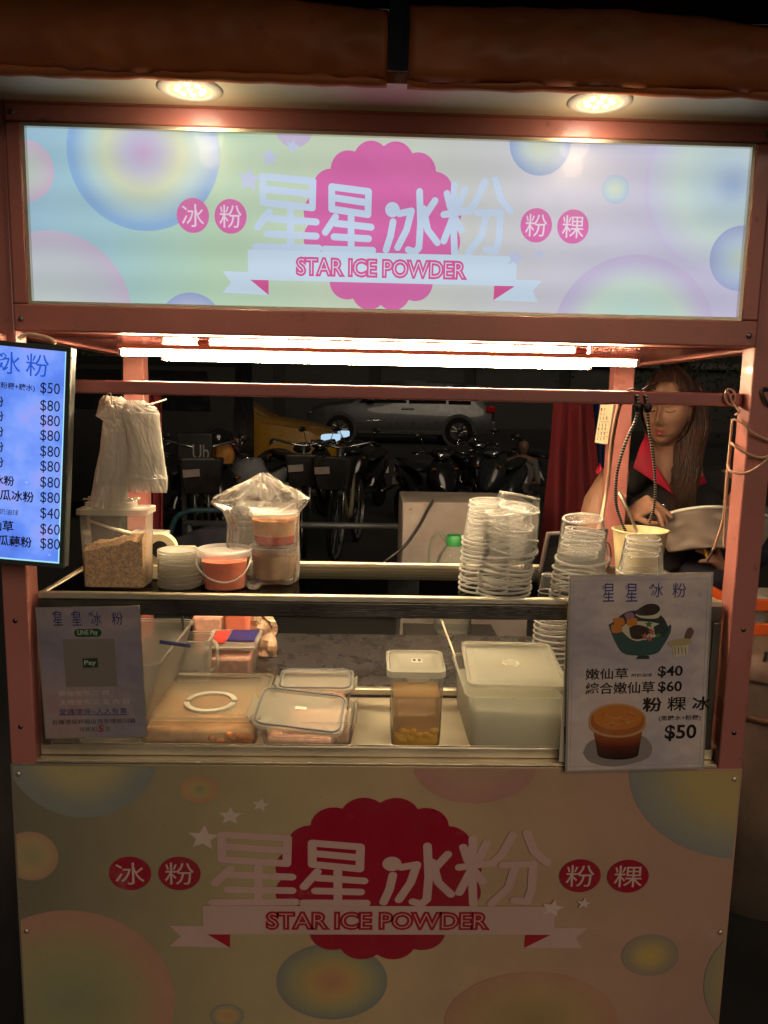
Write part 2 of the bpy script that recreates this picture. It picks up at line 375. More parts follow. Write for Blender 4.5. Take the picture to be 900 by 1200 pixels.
# ================================================================= STREET (setting)
b = MB(); b.grid(lambda u, v: Vector((-60+120*u, -30+130*v, GZ)), 4, 4)
tag(b.build('ground', M['asphalt']), kind='structure')

# ================================================================= THE CART
PX = .75
cart = thing('food_cart', (0, .4, GZ), 'pink steel dessert cart with printed front panel, four posts and a flat roof', 'food cart')
for x in (-PX, PX-.05):
    MB().box(x, x+.05, 0, .05, GZ+.06, 2.1).build('post', M['pink'], cart, bevel=.003)
for x in (-PX, PX-.06):
    MB().box(x, x+.06, .8, .85, GZ+.06, 2.1).build('post', M['pink'], cart, bevel=.003)
MB().box(-.70, .70, .0, .012, 2.085-.006, 2.098).build('beam', M['pink'], cart)
MB().box(-.70, .69, .80, .85, 1.682, 1.73).build('beam', M['pink'], cart, bevel=.003)
for x in (-.742, .70): MB().box(x, x+.042, .05, .80, 1.672, 1.72).build('side_beam', M['pink'], cart, bevel=.003)
MB().box(-.70, .70, .052, .80, 1.6765, 1.702).build('ceiling_panel', M['pink_gloss'], cart)
MB().box(-.8, .8, -.13, .86, 2.1, 2.16).build('roof', M['cream'], cart, bevel=.004)
MB().box(-.80, .80, -.125, -.001, 2.083, 2.0995).build('soffit', M['cream'], cart)
# printed front panel
Pf = Plane((0, -.002, 0), (1, 0, 0), (0, 0, 1))
fm = ramp_x('front_panel_shaded_print', [(0, L((112, 110, 104))), (.14, L((132, 126, 106))), (.42, L((190, 172, 132))), (.60, L((206, 178, 140))), (1, L((190, 150, 132)))], 0, -.8, .7)  # print gradient; the weaker light at the left is put into its stops
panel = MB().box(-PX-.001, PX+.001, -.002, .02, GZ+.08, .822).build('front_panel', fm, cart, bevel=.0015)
MB().box(-PX, PX, .021, .85, GZ+.08, .12+GZ+.04).build('floor_board', M['steel_dark'], cart)
for x in (-.745, .72): MB().box(x, x+.02, .05, .80, GZ+.1, .80).build('side_panel', M['pink'], cart)
for x in (-.7, .7):
    for y in (.06, .78):
        MB().tube([(x-.012, y, GZ+.035), (x+.012, y, GZ+.035)], .034, 18).build('caster', M['rubber'], cart, smooth=True, angle=40)
# upper cross rail between the front posts
MB().box(-.69, .70, .0295, .0495, 1.566, 1.592).build('rail', M['pink'], cart, bevel=.004)

# counter: steel ledge, steel tray floor, stone top behind
counter = thing('counter', (0, .4, .82), 'steel and dark veined stone counter top inside the glass case', 'counter')
MB().box(-.70, .698, .003, .35, .806, .829).build('steel_floor', M['steel'], counter)
MB().box(-.70, .698, .352, .85, .800, .836).build('stone_slab', None or M['stone'], counter, bevel=.003)
MB().box(-.70, .698, .346, .366, .836, .852).build('ledge', M['steel'], counter, bevel=.003)
MB().box(-.70, .698, .0225, .0345, .829, .853).build('front_lip', M['steel'], counter, bevel=.003)
MB().box(-.70, .698, -.0005, .021, .823, .8275).build('front_ledge', M['steel'], counter, bevel=.0015)

# glass case
TZ = 1.170
case = thing('display_case', (0, .2, .83), 'low glass display case with stainless steel rims on the cart counter', 'display case')
MB().box(-.69, .69, .018, .032, 1.160, 1.1745).build('rim', M['steel'], case, bevel=.003)
MB().box(-.69, .69, .0205, .031, 1.1285, 1.1595).build('fascia', M['steel_dark'], case, bevel=.002)
MB().box(-.69, .69, .335, .352, 1.157, 1.1745).build('rim', M['steel'], case, bevel=.003)
MB().box(-.69, .69, .3375, .350, 1.138, 1.1565).build('fascia', M['steel_dark'], case, bevel=.002)
for x in (-.692, .676): MB().box(x, x+.014, .033, .334, 1.157, 1.172).build('side_rim', M['steel'], case, bevel=.003)
for x in (-.692, .674):
    for y in (.0185, .336): MB().box(x, x+.016, y, y+.014, .853, 1.1285 if y < .1 else 1.137).build('corner_post', M['steel_dark'], case, bevel=.002)
MB().box(-.6775, .6755, .0325, .3345, 1.1625, 1.1695).build('shelf_glass', M['shelfglass'], case)
MB().box(-.6755, .6735, .0245, .0275, .8535, 1.1283).build('front_glass', M['dusty'], case)
for x in (-.69, .684): MB().box(x+.0, x+.004, .034, .334, .855, 1.156).build('side_glass', M['glassclear'], case)

# ================================================================= LIGHTBOX SIGN
YS = .010
Ps = Plane((0, YS, 0), (1, 0, 0), (0, 0, 1))
sign = thing('lightbox_sign', (0, 0, 1.69), 'glowing pastel lightbox sign with a pink scalloped badge across the top of the cart', 'sign')
SX0, SX1, SZ0, SZ1 = -.672, .668, 1.728, 2.046
MB().box(-.6995, .6995, -.004, .05, SZ1, 2.0785).build('frame_rail', M['pink'], sign, bevel=.003)
MB().box(-.6995, .6995, -.004, .05, 1.679, SZ0).build('frame_rail', M['pink'], sign, bevel=.003)
for x0, x1 in ((-.6995, SX0), (SX1, .6995)):
    MB().box(x0, x1, -.0035, .05, SZ0+.0005, SZ1-.0005).build('frame_stile', M['pink'], sign, bevel=.003)
mb = MB()
for a in ((SX0, SX1, SZ1-.006, SZ1), (SX0, SX1, SZ0, SZ0+.006), (SX0, SX0+.006, SZ0+.006, SZ1-.006), (SX1-.006, SX1, SZ0+.006, SZ1-.006)):
    mb.box(a[0], a[1], -.0015, .0085, a[2], a[3])
mb.build('inner_trim', M['steel'], sign)
E_ = .76
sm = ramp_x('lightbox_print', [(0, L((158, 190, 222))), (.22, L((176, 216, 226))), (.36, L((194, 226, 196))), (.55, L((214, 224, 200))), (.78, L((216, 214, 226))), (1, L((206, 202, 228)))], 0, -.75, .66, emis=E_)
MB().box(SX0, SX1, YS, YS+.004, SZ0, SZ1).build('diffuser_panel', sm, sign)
MB().box(-.695, .695, .052, .40, 1.7035, 2.075).build('housing', M['pink'], sign)
MB().box(SX0+.0061, SX1-.0061, .002, .004, SZ0+.0061, SZ1-.0061).build('cover_glass', glass('sign_glass', .10), sign)

B_ = lambda *s: [(p, L(c)) for p, c in s]
def soft(st, to, k): return [(p, tuple(a*(1-k)+b*k for a, b in zip(c, L(to)))) for p, c in st]
tops = [  # cx, cy, r in photo pixels, stops
 (168, 178, 89, B_((0, (214, 160, 222)), (.22, (206, 196, 232)), (.5, (228, 236, 190)), (.72, (190, 224, 228)), (.93, (120, 176, 236)), (1, (120, 176, 236)))),
 (28, 200, 35, B_((0, (190, 214, 190)), (.6, (206, 200, 206)), (1, (216, 176, 214)))),
 (62, 366, 92, B_((0, (206, 220, 214)), (.7, (204, 206, 220)), (1, (212, 186, 222)))),
 (224, 381, 37, B_((0, (220, 200, 226)), (.6, (186, 190, 226)), (1, (140, 160, 226)))),
 (633, 168, 36, B_((0, (226, 228, 190)), (.5, (204, 218, 214)), (1, (126, 158, 226)))),
 (721, 222, 16, B_((0, (220, 232, 200)), (.6, (196, 220, 226)), (1, (166, 196, 236)))),
 (858, 216, 104, B_((0, (140, 170, 226)), (.25, (190, 214, 232)), (.6, (210, 230, 222)), (.92, (210, 206, 236)), (1, (208, 190, 236)))),
 (868, 303, 37, B_((0, (206, 220, 200)), (.5, (180, 200, 226)), (1, (150, 158, 220)))),
 (742, 398, 96, B_((0, (160, 200, 232)), (.3, (190, 230, 220)), (.65, (208, 230, 214)), (.9, (206, 190, 232)), (1, (206, 180, 230)))),
 (345, 150, 22, B_((0, (214, 190, 226)), (1, (206, 180, 226)))),
]
rect_s = (SX0+.006, SX1-.006, SZ0+.006, SZ1-.006)
for i, (cx, cy, r_, st) in enumerate(tops):
    cu, cv = Ps.px(cx, cy); rr = r_/S(Ps.at(cu, cv))
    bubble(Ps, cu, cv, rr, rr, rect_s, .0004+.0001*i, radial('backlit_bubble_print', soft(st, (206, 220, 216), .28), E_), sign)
bots = [  # centre and radii on the cart front in photo pixels
 (95, 870, 92, 92, B_((0, (196, 176, 120)), (.5, (190, 180, 130)), (.85, (110, 130, 150)), (1, (100, 124, 150)))),
 (234, 925, 23, 17, B_((0, (130, 140, 100)), (.35, (200, 180, 120)), (.8, (216, 150, 110)), (1, (206, 140, 116)))),
 (36, 1003, 32, 30, B_((0, (140, 150, 110)), (.6, (196, 160, 120)), (1, (190, 130, 118)))),
 (84, 1172, 120, 112, B_((0, (110, 130, 110)), (.55, (150, 150, 110)), (.85, (190, 130, 120)), (1, (196, 120, 120)))),
 (557, 893, 74, 50, B_((0, (200, 170, 140)), (1, (200, 130, 140)))),
 (880, 900, 144, 112, B_((0, (196, 176, 100)), (.5, (186, 174, 100)), (.8, (120, 150, 140)), (1, (84, 128, 150)))),
 (389, 1150, 65, 48, B_((0, (214, 120, 96)), (.4, (214, 166, 92)), (.7, (160, 160, 120)), (1, (84, 112, 140)))),
 (266, 1190, 20, 15, B_((0, (206, 130, 100)), (.5, (206, 166, 100)), (1, (96, 124, 140)))),
 (762, 1119, 34, 26, B_((0, (216, 186, 60)), (.4, (190, 170, 90)), (.8, (130, 130, 110)), (1, (110, 116, 124)))),
 (622, 1198, 102, 64, B_((0, (140, 130, 60)), (.6, (190, 160, 100)), (1, (190, 130, 116)))),
 (890, 1150, 66, 72, B_((0, (190, 176, 100)), (.6, (170, 160, 100)), (1, (120, 140, 124)))),
]
rect_f = (-PX+.004, PX-.004, GZ+.09, .818)
for i, (cx, cy, ru, rv, st) in enumerate(bots):
    cu, cv = Pf.px(cx, cy); s_ = S(Pf.at(cu, cv))
    bubble(Pf, cu, cv, ru/s_, rv/s_/.97, rect_f, .0004+.0001*i, radial('bubble_print', soft(st, (186, 170, 128) if cx < 500 else (200, 166, 134), .42)), panel)

# artwork shared by both signs, drawn in the lightbox's own plane coordinates
def tp(x, y): return Ps.px(x, y)
u448, v265 = tp(448, 265)
fc = Pf.px(443, 1030); l0, l1 = tp(291, 312), tp(604, 312); m0, m1 = Pf.px(238, 1075), Pf.px(648, 1075)
KX = (m1[0]-m0[0])/(l1[0]-l0[0]); q0, q1 = tp(448, 165), tp(448, 367); n0, n1 = Pf.px(443, 934), Pf.px(443, 1127)
KY = (n0[1]-n1[1])/(q0[1]-q1[1]); ucm = (l0[0]+l1[0])/2; fcm = (m0[0]+m1[0])/2; vcm = (q0[1]+q1[1])/2; fvm = (n0[1]+n1[1])/2
def top_map(u, v, off): return Ps.at(u, v, off)
def bot_map(u, v, off): return Pf.at(fcm+(u-ucm)*KX, fvm+(v-vcm)*KY, off)
def zp(x, y): return tp(280+x*.3778, 160+y*.3778)     # enlarged-crop pixels to plane
G1 = [[(75,125),(230,140),(228,222),(75,205),(75,125)],[(75,163),(229,180)],[(95,235),(58,282)],[(95,255),(240,266)],[(88,303),(240,310)],[(160,235),(160,345)],[(52,343),(248,347)]]
G2 = [[(288,157),(402,172),(400,243),(288,226),(288,157)],[(288,190),(401,207)],[(300,250),(268,298)],[(300,270),(410,282)],[(295,312),(402,318)],[(348,250),(348,350)],[(266,350),(415,354)]]
G3 = [[(478,265),(470,310),(456,352)],[(560,172),(563,270),(558,345),(545,360),(525,352)],[(498,240),(535,232),(520,290),(492,345)],[(608,200),(578,245)],[(572,225),(585,290),(615,330)]]
G4 = [[(668,150),(665,260),(668,362)],[(645,178),(655,220)],[(700,165),(682,215)],[(635,243),(705,232)],[(662,255),(635,325)],[(668,250),(690,290)],
      [(762,140),(735,205),(712,232)],[(795,135),(812,195),(842,232)],[(738,238),(810,236),(806,320),(795,358),(765,352)],[(768,240),(752,310),(710,362)]]
def arc(pl_, c, r_, a0, a1, n=10): return [(c[0]+r_*cos(a0+(a1-a0)*i/n), c[1]+r_*sin(a0+(a1-a0)*i/n)) for i in range(n+1)]
def artwork(mp, base, col, parent, isbold):
    def poly(name, pts, off, mat): b = MB(); b.add([mp(u, v, off) for u, v in pts], [tuple(range(len(pts)))]); return b.build(name, mat, parent)
    # scalloped badge
    pts = []; cu, cv = tp(448, 266); ax, ay = abs(tp(541, 266)[0]-tp(354, 266)[0])/2, abs(tp(448, 166)[1]-tp(448, 367)[1])/2
    n = 16
    for i in range(n):
        for k in range(8):
            a = 2*pi*(i+k/8)/n; bulge = 1-.075*(1-math.sin(pi*k/8)**.8)
            pts.append((cu+ax*cos(a+pi/n*0)*bulge, cv+ay*sin(a)*bulge))
    poly('scalloped_badge', pts, base, col['badge'])
    def star(cx, cy, r_, rot=0):
        c = tp(cx, cy); q = r_/640
        return [(c[0]+q*(1 if k % 2 == 0 else .45)*sin(rot+pi*k/5), c[1]+q*(1 if k % 2 == 0 else .45)*cos(rot+pi*k/5)) for k in range(10)]
    for k, (x, y, r_, rt) in enumerate(((292, 211, 15, .1), (316, 185, 11, .05), (343, 172, 8.5, .2))): poly('printed_star', star(x, y, r_, rt), base+.0003, col['star'])
    # ribbon
    for s_ in (((261, 318), (292, 319), (292, 327), (315, 328), (315, 346), (261, 343), (271, 331)), ((635, 329), (604, 328), (604, 333), (579, 336), (579, 352), (630, 354), (624, 341))):
        poly('ribbon_tail', [tp(*p) for p in s_], base+.0002, col['ribbon'])
    for s_ in (((291, 326), (315, 328), (315, 346)), ((578, 352), (604, 335), (579, 334))):
        poly('ribbon_fold', [tp(*p) for p in s_], base+.0005, col['fold'])
    # large characters
    for g in (G1, G2, G3, G4):
        b = MB(); i = 0
        for st in g:
            p = [zp(*q) for q in st]; stroke2d(b, p, .0062, mp, base+.0009+i*.00003); i += 1
        if g is G3:
            c = zp(476, 228); b.add([mp(u, v, base+.0014) for u, v in ell(c[0], c[1], .0135, .0135, 24)], [tuple(range(24))])
        b.build('painted_character', col['char'], parent)
    a, c = tp(291, 293), tp(604, 333)
    zt, zb = tp(448, 297)[1], tp(448, 332)[1]
    poly('ribbon', [(a[0], zt), (c[0], zt), (c[0], zb), (a[0], zb)], base+.0026, col['ribbon'])
    for (x, y, r_, rt) in ((603, 303, 11, .2), (631, 298, 7, .1)): poly('printed_star', star(x, y, r_, rt), base+.0029, col['star'])
    # STAR ICE POWDER: thick letters with a pale inline
    cu, cv = tp(447.5, 315); ww = tp(548, 315)[0]-tp(347, 315)[0]; hh = tp(447, 303)[1]-tp(447, 326)[1]
    for bold, mat, o_ in ((.075, col['fold'], .0030), (-.024, col['ribbon'], .0032)):
        vs, fs = text_mesh('STAR ICE POWDER', bold); bx = text_mesh('STAR ICE POWDER', .075)[0]
        x0 = min(v[0] for v in bx); x1 = max(v[0] for v in bx); y0 = min(v[1] for v in bx); y1 = max(v[1] for v in bx)
        b = MB(); b.add([mp(cu+((x-x0)/(x1-x0)-.5)*ww, cv+((y-y0)/(y1-y0)-.5)*hh, base+o_) for x, y in vs], fs); b.build('lettering', mat, parent)
    for ch, x, y in (('冰', 226.5, 253), ('粉', 270.5, 254), ('粉', 628, 264.5), ('粿', 671, 266)):
        c = tp(x, y); rr = 19/640; poly('printed_disc', ell(c[0], c[1], rr, rr*1.04), base+.0012, col['badge'])
        vs, fs = text_mesh(ch, .0); x0 = min(v[0] for v in vs); x1 = max(v[0] for v in vs); y0 = min(v[1] for v in vs); y1 = max(v[1] for v in vs)
        h_ = 26/640; b = MB(); b.add([mp(c[0]+((p-x0)/(x1-x0)-.5)*h_, c[1]+((q-y0)/(y1-y0)-.5)*h_, base+.0014) for p, q in vs], fs); b.build('lettering', col['letter'], parent)
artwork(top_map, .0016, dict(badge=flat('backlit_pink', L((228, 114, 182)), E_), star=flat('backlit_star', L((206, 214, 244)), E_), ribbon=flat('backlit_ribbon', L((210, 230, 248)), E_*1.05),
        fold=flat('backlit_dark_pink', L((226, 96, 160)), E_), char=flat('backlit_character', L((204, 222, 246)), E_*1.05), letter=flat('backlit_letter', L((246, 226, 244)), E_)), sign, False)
artwork(bot_map, .0016, dict(badge=flat('print_crimson', L((166, 20, 50))), star=flat('print_star', L((226, 200, 190))), ribbon=flat('print_ribbon', L((212, 178, 170))),
        fold=flat('print_red', L((176, 22, 46))), char=flat('print_character', L((216, 178, 172))), letter=flat('print_letter', L((220, 190, 180)))), panel, False)

for x in (-.686, .684):
    for z in (1.70, 2.062): MB().ball((x, -.0055, z), (.0055, .002, .0055), 12, 6).build('screw', M['steel_dark'], sign, smooth=True)
for x in (-.727, .727):
    for z in (.90, 1.12, 1.60): MB().ball((x, -.0005, z), (.005, .002, .005), 12, 6).build('screw', M['steel_dark'], cart, smooth=True)
for x in (-.735, .735):
    for z in (.80, .45): MB().ball((x, -.0035, z), (.0055, .002, .0055), 12, 6).build('screw', M['steel'], cart, smooth=True)
# ================================================================= SOFFIT DOWNLIGHTS
warm = (1, .74, .42)
lamp_glow = glow('downlight_lens', (1, .78, .34, 1), 1.5)
for x, lab in ((-.352, 'round white downlight in the soffit, above the left half of the sign'), (.352, 'round white downlight in the soffit, above the right half of the sign')):
    t = thing('downlight', (x, -.076, 2.083), lab, 'downlight', 'downlights under the front eave')
    MB().lathe([(.037, -.0015), (.040, -.004), (.052, -.0035), (.056, -.0005), (.056, 0)], 40, (x, -.076, 2.083)).build('trim_ring', M['white_plastic'], t, smooth=True)
    MB().disc(.037, -.001, 32, (x, -.076, 2.083)).build('lens', lamp_glow, t)
    mb = MB()
    for k in range(9):
        a = 2*pi*k/8; rr = 0 if k == 8 else .022
        mb.ball((x+rr*cos(a), -.076+rr*sin(a), 2.0815), (.005, .005, .0025), 10, 6)
    mb.build('led_bead', glow('led_bead', (1, .95, .8, 1), 30), t)
    ld = bpy.data.lights.new('downlight_beam', 'SPOT'); ld.energy = 3.2; ld.color = warm; ld.spot_size = R(172); ld.spot_blend = .7; ld.shadow_soft_size = .03
    lo = bpy.data.objects.new('downlight_beam', ld); COL.objects.link(lo); lo.parent = t; lo.location = (0, 0, -.022)
    lp = bpy.data.lights.new('soffit_fill', 'POINT'); lp.energy = .3; lp.color = warm; lp.shadow_soft_size = .02  # added fill lamp to brighten the soffit; the fitting has no bulb there
    lq = bpy.data.objects.new('soffit_fill', lp); COL.objects.link(lq); lq.parent = t; lq.location = (0, -.004, -.062)

# ================================================================= TUBE LAMPS UNDER THE CEILING
tube_glow = glow('tube_glow', (1, .77, .45, 1), 195)
for nm, x0, x1, y, lab in (('tube_lamp', -.541, .512, .10, 'lit fluorescent tube lamp under the ceiling, the one nearer the sign'), ('tube_lamp', -.541, .512, .43, 'lit fluorescent tube lamp under the ceiling, the one farther back')):
    t = thing(nm, (0, y, 1.676), lab, 'lamp', 'tube lamps under the cart ceiling')
    zc = 1.6505 if y < .2 else 1.657
    MB().box(x0, x1, y-.009, y+.009, zc+.0055, zc+.0155).build('housing', pbr('lamp_housing', L((214, 170, 150)), .4), t, bevel=.002)
    MB().tube([(x0+.004, y, zc), (x1-.004, y, zc)], .0075, 14).build('tube', tube_glow, t, smooth=True, angle=60)
    for x in (x0, x1-.008): MB().box(x, x+.008, y-.009, y+.009, zc-.008, zc+.0053).build('end_cap', M['white_plastic'], t, bevel=.002)
    for x in (x0+.17, x1-.12): MB().box(x-.012, x+.012, y-.010, y+.010, zc+.0157, 1.6762).build('clip', M['pink'], t, bevel=.002)

# ================================================================= AWNING AND ROLLED TARPAULIN
def flap(x0, x1, lab, seed):
    t = thing('tarpaulin_flap', ((x0+x1)/2, -.15, 2.16), lab, 'tarpaulin', 'rolled tarpaulin flaps')
    def f(u, v):
        x = x0+(x1-x0)*u; e = noise.noise(Vector((x*5+seed, v*1.4, 0)))
        z = 2.190-v*.112+.010*sin(u*pi+seed*.3)*(1-v)+.006*sin(u*9+seed)*(1-v)+.004*noise.noise(Vector((x*9, seed, 1)))
        y = -.146-.020*sin(pi*v)**.6+.008*e+.005*noise.noise(Vector((x*26+seed, v*5, 2)))
        return Vector((x, y, z))
    MB().grid(f, 70, 12).build('cloth', M['tarp'], t, smooth=True, solid=.002)
    pts = [Vector((x0+(x1-x0)*i/40, -.141+.004*noise.noise(Vector((i*.35, seed, 0))), 2.079+.004*noise.noise(Vector((i*.25, seed, 5))))) for i in range(41)]
    MB().tube(pts, [.009+.003*noise.noise(Vector((i*.5, seed, 9))) for i in range(41)], 10).build('rolled_hem', M['tarp'], t, smooth=True)
flap(-.86, -.018, 'rolled brown tarpaulin flap over the left half of the eave', 1.0)
flap(.016, .90, 'rolled brown tarpaulin flap over the right half of the eave', 4.7)
aw = thing('awning', (0, -.6, 2.2), 'dark navy canvas awning above the brown tarpaulin flaps', 'awning')
MB().grid(lambda u, v: Vector((-1.3+2.6*u, -.13-.75*v, 2.19+.20*v+.012*noise.noise(Vector((u*7, v*4, 0))))), 40, 12).build('canvas', M['navy'], aw, smooth=True, solid=.003)
MB().box(-1.0, 1.0, -.1285, .86, 2.1605, 2.19).build('top_cloth', M['navy'], aw)
MB().grid(lambda u, v: Vector((-.017+.032*u, -.172+.003*sin(u*3), 2.20-.115*v)), 3, 8).build('strap', M['navy'], aw, solid=.002)
# ================================================================= CUPS
def cup_template():
    mb = MB()                                   # upside down: closed end on top, wide rim below; origin at the rim plane
    mb.lathe([(.0, .086), (.036, .086), (.0405, .0845), (.042, .080), (.0495, .022), (.0505, .018), (.0525, .004), (.0525, .003)], 36)
    me = mb.mesh('cup_wall', M['cup'], smooth=True, angle=60)
    mr = MB(); mr.lathe([(.0515, .0015), (.0555, .0020), (.057, .0005), (.0565, -.0018), (.053, -.002), (.0515, .0015)], 36)
    r1 = mr.mesh('cup_rim', M['cuprim'], smooth=True)
    mc = MB(); mc.lathe([(.0375, .0862), (.0408, .0868), (.0424, .0845), (.0412, .083)], 36)
    r2 = mc.mesh('cup_base_ring', M['cuprim'], smooth=True)
    return me, r1, r2
CW, CR, CB = cup_template()
def cup(x, y, z, rx, ry, label, group, sc=1.0):
    t = thing('plastic_cup', (x, y, z), label, 'cup', group); t.rotation_euler = (rx, ry, random.uniform(0, 6)); t.scale = (sc, sc, sc)
    for nm, me in (('cup_wall', CW), ('rim', CR), ('base_ring', CB)):
        o = bpy.data.objects.new(nm, me); COL.objects.link(o); o.parent = t
    return t
ORD = ['top', 'second', 'third', 'fourth', 'fifth', 'sixth', 'seventh', 'eighth', 'ninth', 'tenth', 'eleventh', 'twelfth', 'thirteenth', 'fourteenth', 'fifteenth']
def stack(px, py, n, dz, lean, label_top, label_rest, group, topgap=None, sc=1.0, tiltx=0, base=TZ, Y=None):
    p = PZ(px, py, base) if Y is None else Vector((P(px, py, Y).x, Y, base)); z = base+.005
    for i in range(n):
        k = i/max(n-1, 1); wob = random.uniform(-.03, .03)
        x = p.x+lean[0]*k*k+random.uniform(-.0022, .0022); y = p.y+lean[1]*k
        ang = math.atan2(lean[0]*2*k, n*dz)
        top = i == n-1
        lr = label_rest % ORD[n-1-i]
        cup(x, y, z, wob*.8-tiltx*k, ang+random.uniform(-.03, .03), label_top if top else lr, group, sc)
        z += dz*random.uniform(.8, 1.2) if not (topgap and i == n-2) else topgap
stack(567, 692, 12, .0105, (.004, .0), 'clear upturned cup topmost of the leftmost cup stack on the glass shelf', 'clear upturned cup, %s from the top of the leftmost cup stack on the glass shelf', 'cups in the leftmost stack', sc=.94)
stack(590, 696, 13, .0088, (.012, .0), 'clear upturned cup tilted on top of the second cup stack from the left', 'clear upturned cup, %s from the top of the second cup stack from the left', 'cups in the second stack', topgap=.022)
stack(676, 701, 8, .0088, (.004, .0), 'clear upturned cup topmost of the stack between the tablet and the menu poster', 'clear upturned cup, %s from the top of the stack left of the menu poster', 'cups in the stack by the poster', topgap=.026, sc=.98)
stack(750, 692, 4, .011, (0, 0), 'clear upturned cup topmost of the short stack in front of the cream ladle pot', 'clear upturned cup, %s from the top of the stack before the cream pot', 'cups in the short stack', sc=.88)
q = PZ(644, 697, TZ)
cup(q.x+.002, q.y+.012, TZ+.004, 0, 0, 'small clear cup alone between the second cup stack and the stack by the poster', None, .42)
for k in range(9):
    q = PZ(640, 770, .838)
    cup(q.x+.01, .62, .842+k*.016, random.uniform(-.02, .02), random.uniform(-.02, .02), 'clear upturned cup, %s from the bottom of the stack behind the big milky box' % ORD[k].replace('top', 'first'), 'cups at the back of the counter', 1.0)

# ================================================================= ROUNDED BOX HELPERS
def rrect(cx, cy, hx, hy, r_, z, n=5):
    out = []
    for (sx, sy, a0) in ((1, 1, 0), (-1, 1, pi/2), (-1, -1, pi), (1, -1, 3*pi/2)):
        for k in range(n+1):
            a = a0+pi/2*k/n; out.append(Vector((cx+sx*(hx-r_)+r_*cos(a), cy+sy*(hy-r_)+r_*sin(a), z)))
    return out
def tub(mb, cx, cy, z0, z1, hx0, hy0, hx1, hy1, r_=.015, wall=.0015, shift=(0, 0)):
    """open tapered tub with an inner wall and a rolled rim"""
    sx, sy = shift
    rs = [rrect(cx, cy, hx0-.006, hy0-.006, r_, z0), rrect(cx, cy, hx0, hy0, r_, z0+.004), rrect(cx+sx, cy+sy, hx1, hy1, r_, z1-.006),
          rrect(cx+sx, cy+sy, hx1+.004, hy1+.004, r_+.004, z1-.005), rrect(cx+sx, cy+sy, hx1+.004, hy1+.004, r_+.004, z1), rrect(cx+sx, cy+sy, hx1-wall, hy1-wall, r_, z1)]
    mb.rings(rs, caps=(True, False)); return mb
def lidmesh(mb, cx, cy, z, hx, hy, r_=.016, th=.007, Mx=None):
    rs = [rrect(cx, cy, hx, hy, r_, z), rrect(cx, cy, hx, hy, r_, z+th), rrect(cx, cy, hx-.006, hy-.006, r_, z+th+.001),
          rrect(cx, cy, hx-.009, hy-.009, r_, z+th-.003), rrect(cx, cy, hx-.02, hy-.02, r_, z+th-.003), rrect(cx, cy, hx-.023, hy-.023, r_*.8, z+th-.001)]
    if Mx is not None: rs = [[Mx @ v for v in r1] for r1 in rs]
    mb.rings(rs, caps=(False, True)); return mb

# ================================================================= ON THE GLASS SHELF
# sugar box
c = PZ(129, 694, TZ); cx, cy = c.x, .098
t = thing('sugar_box', (cx, cy, TZ), 'tall milky plastic box of brown sugar at the left end of the glass shelf', 'container')
hx, hy, hh = .066, .038, .158
mb = MB(); tub(mb, cx, cy, TZ+.001, TZ+hh, hx-.004, hy-.004, hx, hy, .010); mb.build('box_wall', M['clearbox'], t, smooth=True, angle=50)
mb = MB()
def sg(u, v):
    x = cx-hx+.007+(2*hx-.014)*u; y = cy-hy+.007+(2*hy-.014)*v
    return Vector((x, y, TZ+.078+.026*u+.010*sin(v*3)+.007*noise.noise(Vector((x*45, y*45, 1)))+.002*noise.noise(Vector((x*300, y*300, 4)))))
nu = 34
top = [[sg(i/nu, j/nu) for i in range(nu+1)] for j in range(nu+1)]
mb.grid(sg, nu, nu)
edge = top[0]+[r_[-1] for r_ in top[1:]]+top[-1][-2::-1]+[r_[0] for r_ in top[-2:0:-1]]
mb.rings([[Vector((v.x, v.y, TZ+.004)) for v in edge], edge], caps=(True, False))
mb.build('sugar', M['sugar'], t, smooth=True, angle=50)
mb = MB(); lidmesh(mb, cx, cy, TZ+hh-.004, hx+.005, hy+.005, .012, .011); mb.build('lid', M['milkylid'], t, smooth=True, angle=40)
mb = MB(); lidmesh(mb, cx-.012, cy+.004, TZ+hh+.0085, hx-.018, hy-.012, .010, .010); mb.build('hinged_flap', M['milkylid'], t, smooth=True, angle=40)
mb = MB(); mb.tube([(cx-.052, cy-.020, TZ+.140), (cx-.01, cy-.020, TZ+.126), (cx+.03, cy-.012, TZ+.112)], [.0035, .003, .006], 8, flat=.6)
mb.build('scoop', M['steel'], t, smooth=True)
# crumpled wrapper on its lid
t = thing('crumpled_wrapper', (cx-.01, cy, TZ+hh+.02), 'crumpled clear plastic wrapper lying on the lid of the sugar box', 'wrapper')
MB().grid(lambda u, v: Vector((cx-.060+.105*u, cy-.03+.05*v, TZ+hh+.0225+.011*abs(noise.noise(Vector((u*5, v*5, 3))))+.008*abs(noise.noise(Vector((u*13, v*13, 7))))*sin(pi*u))), 26, 20).build('film', M['bag'], t)
# small box behind
c = P(176, 660, .20)
t = thing('small_clear_box', (c.x, .21, TZ), 'small clear plastic box with a pale lid behind the sugar box', 'container')
mb = MB(); tub(mb, c.x-.01, .225, TZ+.001, TZ+.085, .032, .035, .036, .04, .006); mb.build('box_wall', M['clearbox'], t, smooth=True, angle=50)
mb = MB(); lidmesh(mb, c.x-.01, .225, TZ+.084, .04, .044, .008, .006); mb.build('lid', M['milkylid'], t, smooth=True, angle=40)
